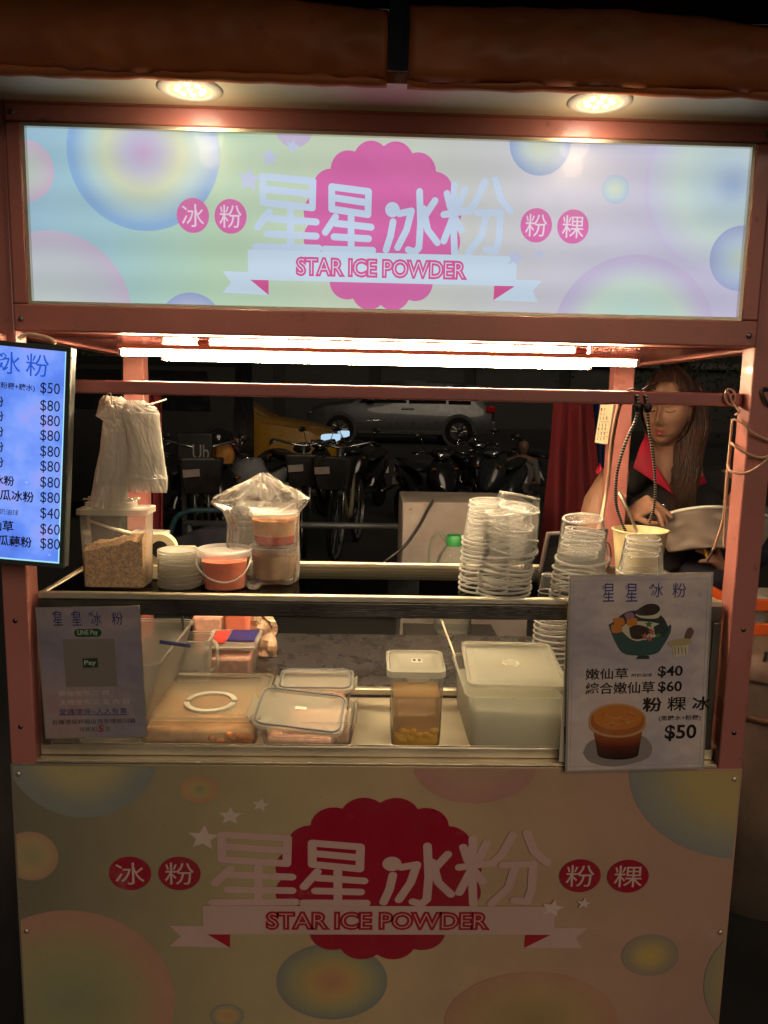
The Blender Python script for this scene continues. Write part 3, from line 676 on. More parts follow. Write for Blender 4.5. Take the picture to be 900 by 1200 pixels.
# tape dispenser
c = PZ(190, 676, TZ); x0 = P(190, 640, .168).x
t = thing('tape_dispenser', (x0, .17, TZ), 'cream desk tape dispenser with a roll of tape behind the stack of lids', 'tape dispenser')
Y0, Y1 = .150, .186
prof = [(-.036, .002), (.062, .002), (.066, .028), (.064, .066), (.052, .060), (.036, .052), (.022, .042), (-.004, .030), (-.026, .036), (-.036, .050)]
MB().prism([(x0+a, TZ+z) for a, z in prof], lambda x, z: Vector((x, Y0, z)), lambda x, z: Vector((x, Y1, z))).build('body', M['cream_plastic'], t, bevel=.002)
mx = Matrix.Rotation(R(90), 3, 'X')
MB().lathe([(.019, -.012), (.034, -.012), (.034, .012), (.019, .012), (.019, -.012)], 40, (x0-.002, .168, TZ+.066), M=mx).build('tape_roll', M['cream_plastic'], t, smooth=True, angle=40)
MB().lathe([(.006, -.013), (.0185, -.013), (.0185, .013), (.006, .013), (.006, -.013)], 28, (x0-.002, .168, TZ+.066), M=mx).build('hub', M['black'], t, smooth=True, angle=40)
MB().box(x0+.050, x0+.068, Y0-.001, Y1+.001, TZ+.062, TZ+.070).build('cutter', M['cream_plastic'], t, bevel=.001)
# stack of round lids
c = PZ(206, 692, TZ); lx, ly = c.x-.002, c.y+.042
mb = MB(); mb.lathe([(.001, .0012), (.036, .0012), (.038, .0035), (.043, .0038), (.0445, .0015), (.0445, -.001), (.0425, -.001)], 40); LID = mb.mesh('lid_disc', M['milky'], smooth=True)
for k in range(15):
    o = bpy.data.objects.new('round_lid', LID); COL.objects.link(o); o.location = (lx+random.uniform(-.001, .001), ly+random.uniform(-.001, .001), TZ+.003+k*.0051)
    o.rotation_euler = (random.uniform(-.02, .02), random.uniform(-.02, .02), 0)
    tag(o, 'clear round cup lid topmost of the lid stack left of the pink pail' if k == 14 else 'clear round cup lid, %s from the top of the stack left of the pink pail' % ORD[14-k], 'lid', 'round lids in a stack')
# pail of pink drink
c = PZ(258, 695, TZ); px_, py_ = c.x, c.y+.054
t = thing('drink_pail', (px_, py_, TZ), 'clear round pail of pink drink with a lid and a plastic bail handle', 'pail')
MB().lathe([(0, .001), (.045, .001), (.0475, .004), (.052, .072), (.0535, .073)], 44, (px_, py_, TZ)).build('pail_wall', M['cup'], t, smooth=True, angle=50)
MB().lathe([(0, .003), (.0445, .003), (.0465, .006), (.0505, .060), (0, .061)], 44, (px_, py_, TZ)).build('drink', M['syrup_pink'], t, smooth=True, angle=50)
MB().lathe([(.053, .068), (.0565, .069), (.0575, .080), (.055, .083), (.051, .080), (.049, .076), (.030, .0765), (.0, .078)], 44, (px_, py_, TZ)).build('lid', M['cuprim'], t, smooth=True, angle=60)
hp = [(px_+.056*cos(a), py_-.054*abs(sin(a))**.8*1.0-.003, TZ+.068-.045*sin(a)*(1+.18*cos(a))) for a in [pi*k/24 for k in range(25)]]
MB().tube(hp, .0018, 8).build('handle', M['cuprim'], t, smooth=True)
c = PZ(296, 692, TZ)
t = MB().lathe([(0, .001), (.012, .001), (.017, .012), (.0185, .0125), (.0175, .014)], 24, (c.x, c.y+.018, TZ)).build('sauce_cup', M['cup'], None, smooth=True)
tag(t, 'tiny clear sauce cup between the pink pail and the bagged drinks', 'cup')

# bagged drinks
c = PZ(316, 687, TZ); bx, by = c.x+.004, c.y+.052
def drink_cup(z, liquids, lab):
    t = thing('lidded_drink', (bx, by, z), lab, 'cup of dessert', 'drinks in the clear bag')
    MB().lathe([(0, .001), (.041, .001), (.043, .004), (.050, .064)], 40, (bx, by, z)).build('cup_wall', M['cup'], t, smooth=True, angle=50)
    for z0, z1, m_ in liquids:
        r0 = .0405+.009*z0/.064; r1 = .0405+.009*z1/.064
        MB().lathe([(0, z0), (r0, z0), (r1, z1), (0, z1)], 40, (bx, by, z)).build('dessert', M[m_], t, smooth=True, angle=50)
    mb = MB()
    for k in range(7): a = k*.9; mb.ball((bx+.026*cos(a), by-.020-.01*sin(a), z+.045+.01*sin(k*2)), (.013, .010, .009), 12, 8)
    mb.build('jelly', M[liquids[-1][2]], t, smooth=True)
    MB().lathe([(.0485, .060), (.053, .061), (.0545, .070), (.052, .072), (.047, .067), (.0, .068)], 40, (bx, by, z)).build('lid', M['cuprim'], t, smooth=True, angle=60)
drink_cup(TZ+.008, [(.003, .052, 'syrup_tan')], 'tan dessert drink in a lidded cup, the lower cup in the clear bag')
drink_cup(TZ+.083, [(.003, .020, 'syrup_red'), (.0202, .054, 'syrup_orange')], 'orange dessert drink with a red bottom layer, the upper cup in the clear bag')
t = thing('clear_carrier_bag', (bx, by, TZ), 'crinkled clear plastic carrier bag holding two dessert cups', 'bag')
lv = [(687, 286, 345, .035), (684, 276, 349, .050), (672, 270, 351, .056), (655, 268, 351, .058), (636, 266, 351, .058), (615, 268, 350, .056), (600, 262, 351, .052), (591, 248, 358, .040), (584, 250, 362, .034), (575, 268, 352, .028), (566, 284, 334, .02), (558, 298, 320, .011), (554, 306, 313, .004)]
n = 64; rings = []
for j, (py, x0, x1, dp) in enumerate(lv):
    a, b_ = P(x0, py, by), P(x1, py, by); ce = (a+b_)/2; hw = (b_.x-a.x)/2; rg = []
    for i in range(n):
        th = 2*pi*i/n; e = .75 if 6 < j < 10 else .9
        cx_ = abs(cos(th))**e*(1 if cos(th) > 0 else -1); sy_ = abs(sin(th))**e*(1 if sin(th) > 0 else -1)
        k = noise.noise(Vector((cos(th)*2.6, sin(th)*2.6+3, j*.75))); f = noise.noise(Vector((i*.9, j*1.7, 8)))
        rg.append(Vector((ce.x+hw*cx_*(1+.05*k), by+dp*sy_*(1+.30*k+.12*f), max(ce.z+.004*k+.0022*f, TZ+.002))))
    rings.append(rg)
MB().rings(rings, caps=(False, False)).build('bag_film', M['bag'], t)
mb = MB()
a = P(309, 556, by)
for k in range(6):
    th = -.9+1.8*k/5; e_ = P(266+k*17+5*sin(k*4), 588+6*sin(k*1.9), by-.03*cos(th))
    mb.tube(smoothpath([a+Vector((.003*k-.012, -.004, -.002)), (a+e_)/2+Vector((0, -.012, .008)), e_], 5), [.0006]*11, 5)
mb.build('gathered_crease', M['cuprim'], t, smooth=True)

# ladle pot with metal ladle
c = P(752, 665, .215)
t = thing('ladle_pot', (c.x, .25, TZ), 'cream stained plastic pot behind the short cup stack', 'pot')
MB().lathe([(0, .002), (.046, .002), (.048, .006), (.0605, .108), (.064, .109), (.0645, .112), (.0605, .113), (.058, .108), (.047, .008), (0, .007)], 40, (c.x+.002, .245, TZ)).build('pot_wall', pbr('stained_cream', L((214, 196, 150)), .45, var=.25, scale=18), t, smooth=True, angle=50)
pot = c
a = P(726, 577, .22); b_ = P(745, 620, .235)
t = thing('serving_tongs', tuple(a), 'steel ladle handle standing in the cream pot', 'ladle')
MB().tube([a, (a+b_)/2+Vector((.001, 0, .001)), b_, b_+Vector((.010, .004, -.05))], [.005, .0048, .0045, .004], 10, flat=.55).build('handle', M['steel'], t, smooth=True)

# tablet leaning behind the cups
Pt = [P(641, 624, .315), P(714, 620, .315), P(700, 688, .30), P(627, 692, .30)]
t = thing('tablet', tuple(Pt[3]), 'dark tablet in a leaning stand behind the cup stacks', 'tablet')
mb = MB(); mb.add(Pt+[p+Vector((.0, .012, 0)) for p in Pt], [(0, 1, 2, 3), (7, 6, 5, 4), (0, 4, 5, 1), (1, 5, 6, 2), (2, 6, 7, 3), (3, 7, 4, 0)])
mb.build('case', M['dark'], t, bevel=.003)
ce = (Pt[0]+Pt[1]+Pt[2]+Pt[3])/4
MB().add([ce+(p-ce)*.9+Vector((0, -.0035, 0)) for p in Pt], [(0, 1, 2, 3)]).build('screen', pbr('dead_screen', (.004, .004, .005, 1), .08), t)
MB().tube(smoothpath([P(700, 640, .29), P(712, 636, .28), P(716, 650, .28), P(711, 668, .29), P(704, 672, .30)], 6), .0016, 6).build('cord', M['cable_black'], t, smooth=True)

# ================================================================= HANGING FROM THE RAIL
def bunch(cx, levels, Y, lab, name, ridges, seed, mat):
    t = thing(name, tuple(P(cx, levels[0][0], Y)), lab, 'bag', 'white carrier bags hanging from the rail')
    lv = []
    for a_, b_ in zip(levels, levels[1:]):
        for k in range(4): lv.append(tuple(p+(q-p)*k/4 for p, q in zip(a_, b_)))
    lv.append(levels[-1])
    for q in range(3):
        rings = []; n = 72
        for j, (py, x0, x1, dp) in enumerate(lv):
            a, b_ = P(x0, py, Y), P(x1, py, Y); rg = []
            for i in range(n):
                th = 2*pi*i/n; u = cos(th); s_ = sin(th)
                f1 = noise.noise(Vector((u*3.3+seed, s_*1.4, j*.30+q*3))); f2 = noise.noise(Vector((u*8+seed*2, s_*2, j*.62+q*5))); f3 = abs(noise.noise(Vector((u*5-j*.35, j*.5, seed+q))))
                rr = sin(u*ridges+seed+q+2.2*f1)*.07+.75*f1+.22*f2-.7*f3
                hw = (b_.x-a.x)/2*(1-.05*q)
                rg.append(Vector(((a.x+b_.x)/2+hw*u*(1+(.07*f1+.04*f2)*(1 if ridges > 10 else .35)), Y+(dp*(1-.28*q))*s_*(1+.7*rr)+.005*rr, a.z+.004*f1*(1 if ridges > 10 else .3)+.006*q*(1 if j else -.3)+(.007*f2*(1 if ridges > 10 else .2) if j in (0, len(lv)-1) else 0))))
            rings.append(rg)
        MB().rings(rings, caps=(False, False)).build('bag_layer', mat, t)
    return t
t = bunch(135, [(470, 122, 140, .012), (476, 116, 150, .02), (488, 113, 153, .018), (492, 121, 156, .016), (505, 120, 160, .022), (530, 117, 158, .026), (560, 111, 153, .028), (592, 106, 148, .028)], .085, 'long bunch of white carrier bags hanging from the rail beside the menu screen', 'carrier_bag_bunch', 13, 1, M['whitebag'])
t2 = bunch(172, [(474, 148, 166, .010), (482, 143, 178, .014), (484, 142, 187, .014), (500, 145, 188, .016), (530, 150, 192, .016), (555, 152, 195, .015), (560, 150, 197, .019), (576, 150, 196, .019)], .072, 'shorter folded pack of white carrier bags with a creased square bottom', 'carrier_bag_pack', 7, 5, M['whitebag'])
hk = thing('hook', tuple(P(126, 462, .04)), 'thin wire hook over the rail holding the white carrier bags', 'hook')
MB().tube(smoothpath([P(122, 474, .075), P(123, 466, .055), P(127, 461, .028), P(130, 462, .02), P(131, 474, .03)], 6), .0014, 6).build('wire', M['steel'], hk, smooth=True)
MB().tube([P(166, 477, .07), P(195, 468, .06)], [.0032, .0022], 6, flat=.5).build('peg', M['cuprim'], hk, smooth=True)

# braided cords and white cable
mbr, nt, o_ = newmat('braided_cord'); p_ = node(nt, 'ShaderNodeBsdfPrincipled'); ge = node(nt, 'ShaderNodeNewGeometry'); sx = node(nt, 'ShaderNodeSeparateXYZ'); nt.links.new(ge.outputs['Position'], sx.inputs[0])
ml = node(nt, 'ShaderNodeMath', operation='MULTIPLY'); ml.inputs[1].default_value = 1100; nt.links.new(sx.outputs['Z'], ml.inputs[0])
sn = node(nt, 'ShaderNodeMath', operation='SINE'); nt.links.new(ml.outputs[0], sn.inputs[0]); gt = node(nt, 'ShaderNodeMath', operation='GREATER_THAN'); gt.inputs[1].default_value = .35; nt.links.new(sn.outputs[0], gt.inputs[0])
mxc = node(nt, 'ShaderNodeMix', data_type='RGBA'); mxc.inputs[6].default_value = (.012, .01, .01, 1); mxc.inputs[7].default_value = (.55, .5, .42, 1); nt.links.new(gt.outputs[0], mxc.inputs[0]); nt.links.new(mxc.outputs[2], p_.inputs['Base Color']); nt.links.new(p_.outputs[0], o_.inputs[0]); M['braid'] = mbr
def cord(name, pts, r_, mat, lab, cat='cord', group=None, parts=None):
    w_ = smoothpath([P(x, y, Y) for x, y, Y in pts], 7); o = thing(name, tuple(w_[0]), lab, cat, group)
    MB().tube(w_, r_, 8).build('cord_sheath', mat, o, smooth=True)
    for nm, p0, rr, m_ in (parts or []): MB().ball(P(*p0), rr, 14, 10).build(nm, M[m_], o, smooth=True)
    return o
cord('braided_cord', [(747, 462, .024), (748, 476, .024), (745, 492, .03), (736, 512, .04), (726, 540, .06), (722, 565, .09), (722, 590, .14), (728, 610, .19), (733, 622, .22)], .0032, M['braid'], 'black and white braided cord hanging from the rail, the left one of the pair', group='braided cords', parts=[('clip', (748, 477, .02), (.008, .006, .010), 'black')])
cord('braided_cord', [(757, 462, .024), (759, 477, .024), (760, 500, .03), (764, 525, .05), (767, 550, .08), (768, 575, .12), (766, 596, .16), (761, 612, .2)], .0030, M['braid'], 'black and white braided cord hanging in front of the woman, right of its pair', group='braided cords', parts=[('clip', (759, 478, .02), (.008, .006, .010), 'black'), ])
cord('looped_cable', [(735, 458, .022), (743, 455, .018), (752, 457, .018), (760, 453, .020), (768, 457, .022)], .0016, M['cable_black'], 'thin black cable knotted over the rail above the braided cords', 'cable')
cord('white_cable', [(727, 471, .055), (722, 490, .2), (717, 520, .4), (714, 550, .5), (710, 580, .55), (705, 606, .5), (700, 625, .45)], .0052, M['cable'], 'pale cable running down in front of the right rear post', 'cable')
# cables round the right post (x .70-.75, y 0-.05)
g_ = 'pale cables tied to the right front post'
cord('post_cable', [(850, 462, .028), (853, 456, .026), (860, 459, .024), (861, 468, .024), (855, 474, .024), (849, 466, .024), (852, 458, .03), (858, 472, .022), (866, 482, -.004), (862, 486, .02)], .0022, M['cable'], 'pale cable coiled where the rail meets the right front post', 'cable', g_)
cord('post_cable', [(858, 492, .05), (862, 492, .012), (872, 497, -.006), (880, 506, -.008), (893, 513, -.008), (904, 518, -.006)], .0024, M['cable'], 'highest pale cable slanting across the face of the right front post', 'cable', g_)
cord('post_cable', [(857, 519, .05), (860, 522, .006), (870, 529, -.006), (884, 535, -.008), (896, 536, -.008), (906, 530, -.006)], .0024, M['cable'], 'middle pale cable slanting across the face of the right front post', 'cable', g_)
cord('post_cable', [(853, 545, .03), (856, 552, .006), (868, 555, -.006), (880, 552, -.008), (893, 543, -.008), (906, 531, -.008)], .0024, M['cable'], 'lowest pale cable sagging across the face of the right front post', 'cable', g_)
cord('post_cable', [(858, 493, .05), (856, 515, .055), (853, 545, .06), (850, 580, .07), (847, 610, .09), (839, 635, .10), (835, 645, .10)], .0026, M['cable'], 'pale cable hanging down beside the right front post', 'cable', g_, parts=[])
cord('post_cable', [(857, 520, .055), (854, 550, .06), (851, 590, .07), (849, 620, .08), (848, 641, .08)], .0022, M['cable'], 'second pale cable hanging beside the right front post, ending lower down', 'cable', g_)
a = P(835, 645, .10); b_ = P(829, 657, .10)
o = cord('cable_tip', [(836, 643, .10), (832, 652, .10), (828, 658, .10)], .0024, M['cable_black'], 'black bare end of the pale cable beside the right front post', 'cable')
cord('post_cable', [(908, 478, -.004), (900, 473, -.006), (896, 467, -.006), (893, 458, -.004), (897, 455, -.002), (908, 460, -.004)], .0028, M['cable_black'], 'dark cable loop sticking out on the face of the right front post', 'cable')

# ================================================================= IN THE CASE
FZ = .8295
# white bin (left)
c = PZ(150, 850, FZ)
t = thing('white_bin', (-.56, .2, FZ), 'white slanted plastic bin in the case behind the payment poster', 'bin')
mb = MB(); tub(mb, -.575, .20, FZ, FZ+.19, .07, .13, .115, .165, .02); mb.build('bin_wall', M['milky'], t, smooth=True, angle=50)
MB().box(-.64, -.55, .06, .20, FZ+.10, FZ+.145).build('inner_carton', M['cream_plastic'], t, bevel=.004)
c0 = P(187, 751, .04)
o = thing('blue_marker', tuple(c0), 'blue marker stick lying against the rim of the white bin', 'marker')
MB().tube([P(187, 752, .045), P(223, 757, .06)], .0042, 8).build('barrel', pbr('blue_plastic', L((40, 62, 120)), .5), o, smooth=True)
# printed carton lids and pink packs at the back left
t = thing('pink_packs', (-.43, .55, .838), 'pink plastic packs piled at the back left of the counter', 'package')
for k, (x0, x1, y, z0, z1, m_) in enumerate(((225, 262, .60, 722, 760, 'pinkfood'), (262, 292, .58, 713, 745, 'syrup_pink'))):
    a, b_ = P(x0, z1, y), P(x1, z0, y); MB().box(a.x, b_.x, y, y+.09, .838, b_.z).build('pack', M[m_], t, bevel=.012)
t = thing('paper_pack', (P(305, 740, .6).x, .6, .838), 'crumpled white and orange paper pack beside the pink packs', 'package')
a, b_ = P(290, 742, .62), P(322, 714, .62)
MB().grid(lambda u, v: Vector((a.x+(b_.x-a.x)*u, .62+.02*noise.noise(Vector((u*4, v*4, 2))), .838+(b_.z-.838)*v*(1-.25*u*u))), 12, 12).build('paper', pbr('printed_paper', L((214, 180, 150)), .6, var=.35, scale=24), t, solid=.02)
# clear square box with printed sheet
c = PZ(268, 786, .838)
t = thing('deli_box', (c.x, .47, .838), 'clear box of pink jelly with a blue and red printed sheet under its lid', 'container')
bx0, bx1 = P(238, 770, .43).x, P(298, 770, .43).x; hx = (bx1-bx0)/2; cx = (bx0+bx1)/2
mb = MB(); tub(mb, cx, .50, .838, .925, hx-.008, .065, hx, .075, .012); mb.build('box_wall', M['clearbox'], t, smooth=True, angle=50)
MB().box(cx-hx+.012, cx+hx-.012, .44, .56, .841, .895).build('jelly', M['pinkfood'], t, bevel=.008)
mb = MB(); lidmesh(mb, cx, .50, .924, hx+.004, .079, .012, .005); mb.build('lid', M['milkylid'], t, smooth=True, angle=40)
MB().box(cx-.012, cx+hx-.006, .47, .57, .9305, .932).build('printed_sheet', pbr('blue_print', L((36, 44, 120)), .5, var=.5, scale=60), t)
MB().box(cx-hx+.01, cx-.015, .45, .56, .9305, .9318).build('printed_sheet', pbr('red_print', L((206, 70, 60)), .5, var=.4, scale=50), t)
# milky jug in front of it
c = PZ(235, 798, .84)
t = thing('milky_jug', (c.x-.01, .36, .852), 'milky plastic jug between the white bin and the clear square box', 'jug')
mb = MB(); tub(mb, c.x-.012, .40, .853, .965, .038, .035, .044, .04, .014); mb.build('jug_wall', M['milky'], t, smooth=True, angle=50)
hx_ = c.x+.036
MB().tube(smoothpath([(hx_-.006, .40, .955), (hx_+.010, .392, .950), (hx_+.014, .39, .92), (hx_+.010, .392, .885), (hx_-.008, .40, .875)], 5), .005, 8).build('handle', M['milky'], t, smooth=True)
# long ladle
t = thing('long_ladle', tuple(P(213, 716, .3)), 'long dark steel ladle standing in the white bin', 'ladle')
MB().tube([P(211, 690, .34), P(215, 740, .36), P(217, 782, .38)], .0035, 8).build('shaft', M['steel_dark'], t, smooth=True)
MB().add([P(217, 772, .379), P(199, 788, .36), P(234, 789, .36)]+[p+Vector((0, .003, 0)) for p in (P(217, 772, .379), P(199, 788, .36), P(234, 789, .36))], [(0, 1, 2), (5, 4, 3), (0, 3, 4, 1), (1, 4, 5, 2), (2, 5, 3, 0)]).build('spade', M['steel_dark'], t)
# wide tub with a lid and ring handle
a0, a1 = PZ(166, 866, FZ).x, PZ(318, 866, FZ).x; y0, y1 = .050, .315
cx, cy = (-.512+ -.262)/2, (y0+y1)/2; hx = .128; hy = (y1-y0)/2
t = thing('wide_tub', (cx, cy, FZ), 'wide clear tub with a white ring handle on its lid, full of orange dessert', 'container')
mb = MB(); tub(mb, cx, cy, FZ, FZ+.062, hx-.008, hy-.008, hx, hy, .02); mb.build('tub_wall', M['clearbox'], t, smooth=True, angle=50)
tan = pbr('orange_dessert', L((226, 176, 126)), .35, var=.35, scale=22, sub=.2)
MB().box(cx-hx+.013, cx+hx-.013, y0+.012, y1-.012, FZ+.004, FZ+.040).build('dessert', tan, t, bevel=.008)
mb = MB()
for k in range(26): mb.ball((cx+hx-.018-random.random()*.085, y0+.012+random.random()*.01, FZ+.012+random.random()*.016), (.010, .007, .008), 10, 6)
mb.build('fruit_pieces', pbr('orange_fruit', L((228, 130, 40)), .3, var=.3, scale=40, sub=.2), t, smooth=True)
mb = MB(); lidmesh(mb, cx, cy, FZ+.061, hx+.006, hy+.006, .022, .008); mb.build('lid', M['cuprim'] if 0 else film('tub_lid', L((226, 214, 190)), .30, .85, .18, .5, .16), t, smooth=True, angle=40)
rc = PZ(247, 821, FZ+.075)
for a0_, a1_ in ((.12, pi-.12), (pi+.12, 2*pi-.12)):
    mb = MB(); ins, outs = [], []
    n = 24
    pr = []
    for i in range(n+1):
        a = a0_+(a1_-a0_)*i/n
        pr.append([Vector((rc.x+rr*cos(a), rc.y+rr*sin(a)*1.0, z)) for rr, z in ((.045, FZ+.0705), (.045, FZ+.0745), (.057, FZ+.0745), (.057, FZ+.0705))])
    mb.rings(pr); mb.build('ring_handle', M['white_plastic'], t, smooth=True, angle=40)
# clip-lid glass food boxes
def clipbox(name, cx, cy, z, hx, hy, h, rot, lab, food=None, lid=True, lidtilt=0, grp='clip-lid food boxes'):
    t = thing(name, (cx, cy, z), lab, 'food box', grp)
    t.rotation_euler = (0, 0, rot)
    mb = MB(); tub(mb, 0, 0, .0005, h, hx-.008, hy-.008, hx, hy, .016); mb.build('box_wall', M['clearbox'], t, smooth=True, angle=50, world=False)
    if food: MB().box(-hx+.013, hx-.013, -hy+.012, hy-.012, .004, h*.68).build('food', M[food], t, bevel=.008, world=False)
    if lid:
        Mx = Matrix.Rotation(lidtilt, 4, 'Y')
        mb = MB(); rs = [rrect(0, 0, hx+.006, hy+.006, .02, h-.001), rrect(0, 0, hx+.006, hy+.006, .02, h+.006), rrect(0, 0, hx-.004, hy-.004, .018, h+.008), rrect(0, 0, hx-.008, hy-.008, .018, h+.004), rrect(0, 0, hx-.03, hy-.03, .01, h+.0045)]
        rs = [[Mx @ v for v in q_] for q_ in rs]; mb.rings(rs, caps=(False, True)); mb.build('lid', M['milkylid'], t, smooth=True, angle=40, world=False)
        mb = MB(); pts = [Mx @ (v+Vector((0, 0, .0012))) for v in rrect(0, 0, hx-.001, hy-.001, .019, h+.0075)]; mb.tube(pts+pts[:1], .0019, 6, cap=False); mb.build('gasket', M['grey_gasket'], t, smooth=True, world=False)
        for sx in (-1, 1):
            MM = Mx @ Matrix.Translation((sx*(hx+.010), 0, h-.001)) @ Matrix.Rotation(sx*R(38), 4, 'Y')
            MB().box(-.0025, .0025, -hy*.5, hy*.5, -.024, .006, MM).build('clip', M['milkylid'], t, bevel=.002, world=False)
        MM = Mx @ Matrix.Translation((0, -(hy+.009), h-.006)); MB().box(-hx*.55, hx*.55, -.0025, .0025, -.02, .009, MM).build('clip', M['milkylid'], t, bevel=.002, world=False)
    return t
c = PZ(383, 800, .90); clipbox('food_box', -.150, .268, FZ, .083, .062, .070, 0, 'milky clip-lid food box at the back, closed, behind the two front ones', 'pinkfood')
clipbox('food_box', -.135, .125, FZ, .080, .066, .060, 0, 'open clear food box of pink tapioca under the tilted lid', 'pinkfood', lid=False)
c = clipbox('food_box', -.170, .085, FZ+.0, .084, .046, .040, R(-3), 'front clip-lid food box with a grey gasket, lid tipped towards the viewer', 'pinkfood', lid=False)
# the tipped lid itself
t = thing('tipped_lid', (-.165, .085, FZ+.055), 'rectangular clip lid with a grey gasket lying tipped on the front food boxes', 'lid')
Mx = Matrix.Translation((-.172, .092, FZ+.071)) @ Matrix.Rotation(R(-4), 4, 'Z') @ Matrix.Rotation(R(5), 4, 'Y') @ Matrix.Rotation(R(17), 4, 'X')
mb = MB(); rs = [rrect(0, 0, .096, .064, .02, -.005), rrect(0, 0, .096, .064, .02, .002), rrect(0, 0, .087, .055, .018, .004), rrect(0, 0, .083, .051, .018, .0), rrect(0, 0, .06, .03, .01, .0005)]
mb.rings([[Mx @ v for v in q_] for q_ in rs], caps=(False, True)); mb.build('lid_plate', M['milkylid'], t, smooth=True, angle=40)
pts = [Mx @ (v+Vector((0, 0, .0015))) for v in rrect(0, 0, .090, .058, .019, .003)]; mb = MB(); mb.tube(pts+pts[:1], .0022, 6, cap=False); mb.build('gasket', M['grey_gasket'], t, smooth=True)
MM = Mx @ Matrix.Translation((-.106, 0, -.004)) @ Matrix.Rotation(R(-35), 4, 'Y'); MB().box(-.0025, .0025, -.04, .036, -.024, .008, MM).build('clip', M['milkylid'], t, bevel=.002)
MM = Mx @ Matrix.Translation((.103, 0, -.004)) @ Matrix.Rotation(R(20), 4, 'Y'); MB().box(-.0025, .0025, -.03, .03, -.02, .006, MM).build('clip', M['milkylid'], t, bevel=.002)
MM = Mx @ Matrix.Translation((.0, .004, .0035)); MB().box(-.013, .011, -.005, .005, 0, .0006, MM).build('sticker', M['white_plastic'], t)
# tall syrup box
c = PZ(486, 867, FZ); cx = c.x; cy = .118; hx, hy, hh = .0565, .052, .165
t = thing('syrup_box', (cx, cy, FZ), 'tall milky box of amber syrup with yellow jelly settled at the bottom', 'container')
mb = MB(); tub(mb, cx, cy, FZ, FZ+hh, hx-.004, hy-.004, hx, hy, .014); mb.build('box_wall', M['clearbox'], t, smooth=True, angle=50)
mb = MB(); mb.rings([rrect(cx, cy, hx-.008, hy-.008, .012, FZ+.032), rrect(cx, cy, hx-.006, hy-.006, .012, FZ+.112)]); mb.build('syrup', M['syrup_amber'], t, smooth=True, angle=50)
mb = MB(); mb.rings([rrect(cx, cy, hx-.009, hy-.009, .012, FZ+.004), rrect(cx, cy, hx-.008, hy-.008, .012, FZ+.030)])
for k in range(22):
    mb.ball((cx-hx+.014+(2*hx-.028)*random.random(), cy-hy+.009+random.random()*.004, FZ+.014+random.random()*.026), (.009, .005, .007), 10, 6)
mb.build('jelly', M['jelly_yellow'], t, smooth=True, angle=60)
Mx = Matrix.Translation((cx-.003, cy, FZ+hh-.002)) @ Matrix.Rotation(R(5), 4, 'X')
mb = MB(); lidmesh(mb, 0, 0, 0, hx+.006, hy+.006, .016, .014, Mx); mb.build('lid', M['milkylid'], t, smooth=True, angle=40)
mb = MB(); mb.prism([(cx-.026, FZ+hh-.006), (cx+.026, FZ+hh-.006), (cx+.02, FZ+hh-.016), (cx-.018, FZ+hh-.016)], lambda x, z: Vector((x, cy-hy-.0075, z)), lambda x, z: Vector((x, cy-hy-.0045, z))); mb.build('tab', M['milkylid'], t)
MM = Mx @ Matrix.Translation((.004, .0, .0145)); MB().box(-.012, .012, -.010, .010, 0, .0006, MM).build('sticker', M['white_plastic'], t)
mb = MB()
for xx in (-.006, .005): mb.box(xx-.003, xx+.003, -.004, .005, .0008, .0011, MM)
mb.build('sticker_print', M['dark'], t)
# big milky box
t = thing('big_milky_box', (.285, .17, FZ), 'big milky plastic box with its lid askew beside the poster', 'container')
bx0, bx1 = PZ(545, 874, FZ).x, PZ(664, 874, FZ).x
cx, hx = (bx0+bx1)/2+.005, (bx1-bx0)/2; cy, hy = .185, .140; hh = .125
mb = MB(); tub(mb, cx, cy, FZ, FZ+hh, hx-.004, hy-.006, hx+.008, hy, .02); mb.build('box_wall', M['milky'], t, smooth=True, angle=50)
mb = MB(); mb.rings([rrect(cx, cy, hx-.012, hy-.014, .015, FZ+.004), rrect(cx, cy, hx-.004, hy-.008, .015, FZ+.088)]); mb.build('pale_liquid', film('pale_liquid', L((236, 234, 214)), .42, .8, .12, .5, .1), t, smooth=True, angle=50)
Mx = Matrix.Translation((cx+.004, cy+.03, FZ+hh+.009)) @ Matrix.Rotation(R(-3), 4, 'Z') @ Matrix.Rotation(R(5), 4, 'X')
mb = MB(); lidmesh(mb, 0, 0, 0, hx-.002, hy-.02, .02, .008, Mx); mb.build('lid', M['milkylid'], t, smooth=True, angle=40)
mb = MB(); mb.lathe([(.0, .0068), (.012, .0068), (.014, .0085), (.020, .0085), (.022, .0068)], 28); mb.v = [Mx @ v for v in mb.v]; mb.build('lid_boss', M['milkylid'], t, smooth=True)
a, b_ = P(512, 712, .5), P(534, 772, .36)
t = thing('spoon', tuple(a), 'steel spoon handle leaning at the back left of the big milky box', 'spoon')
MB().tube([a, (a+b_)/2, b_, b_+Vector((.006, -.01, -.05))], [.004, .003, .003, .003], 8, flat=.5).build('handle', M['steel'], t, smooth=True)
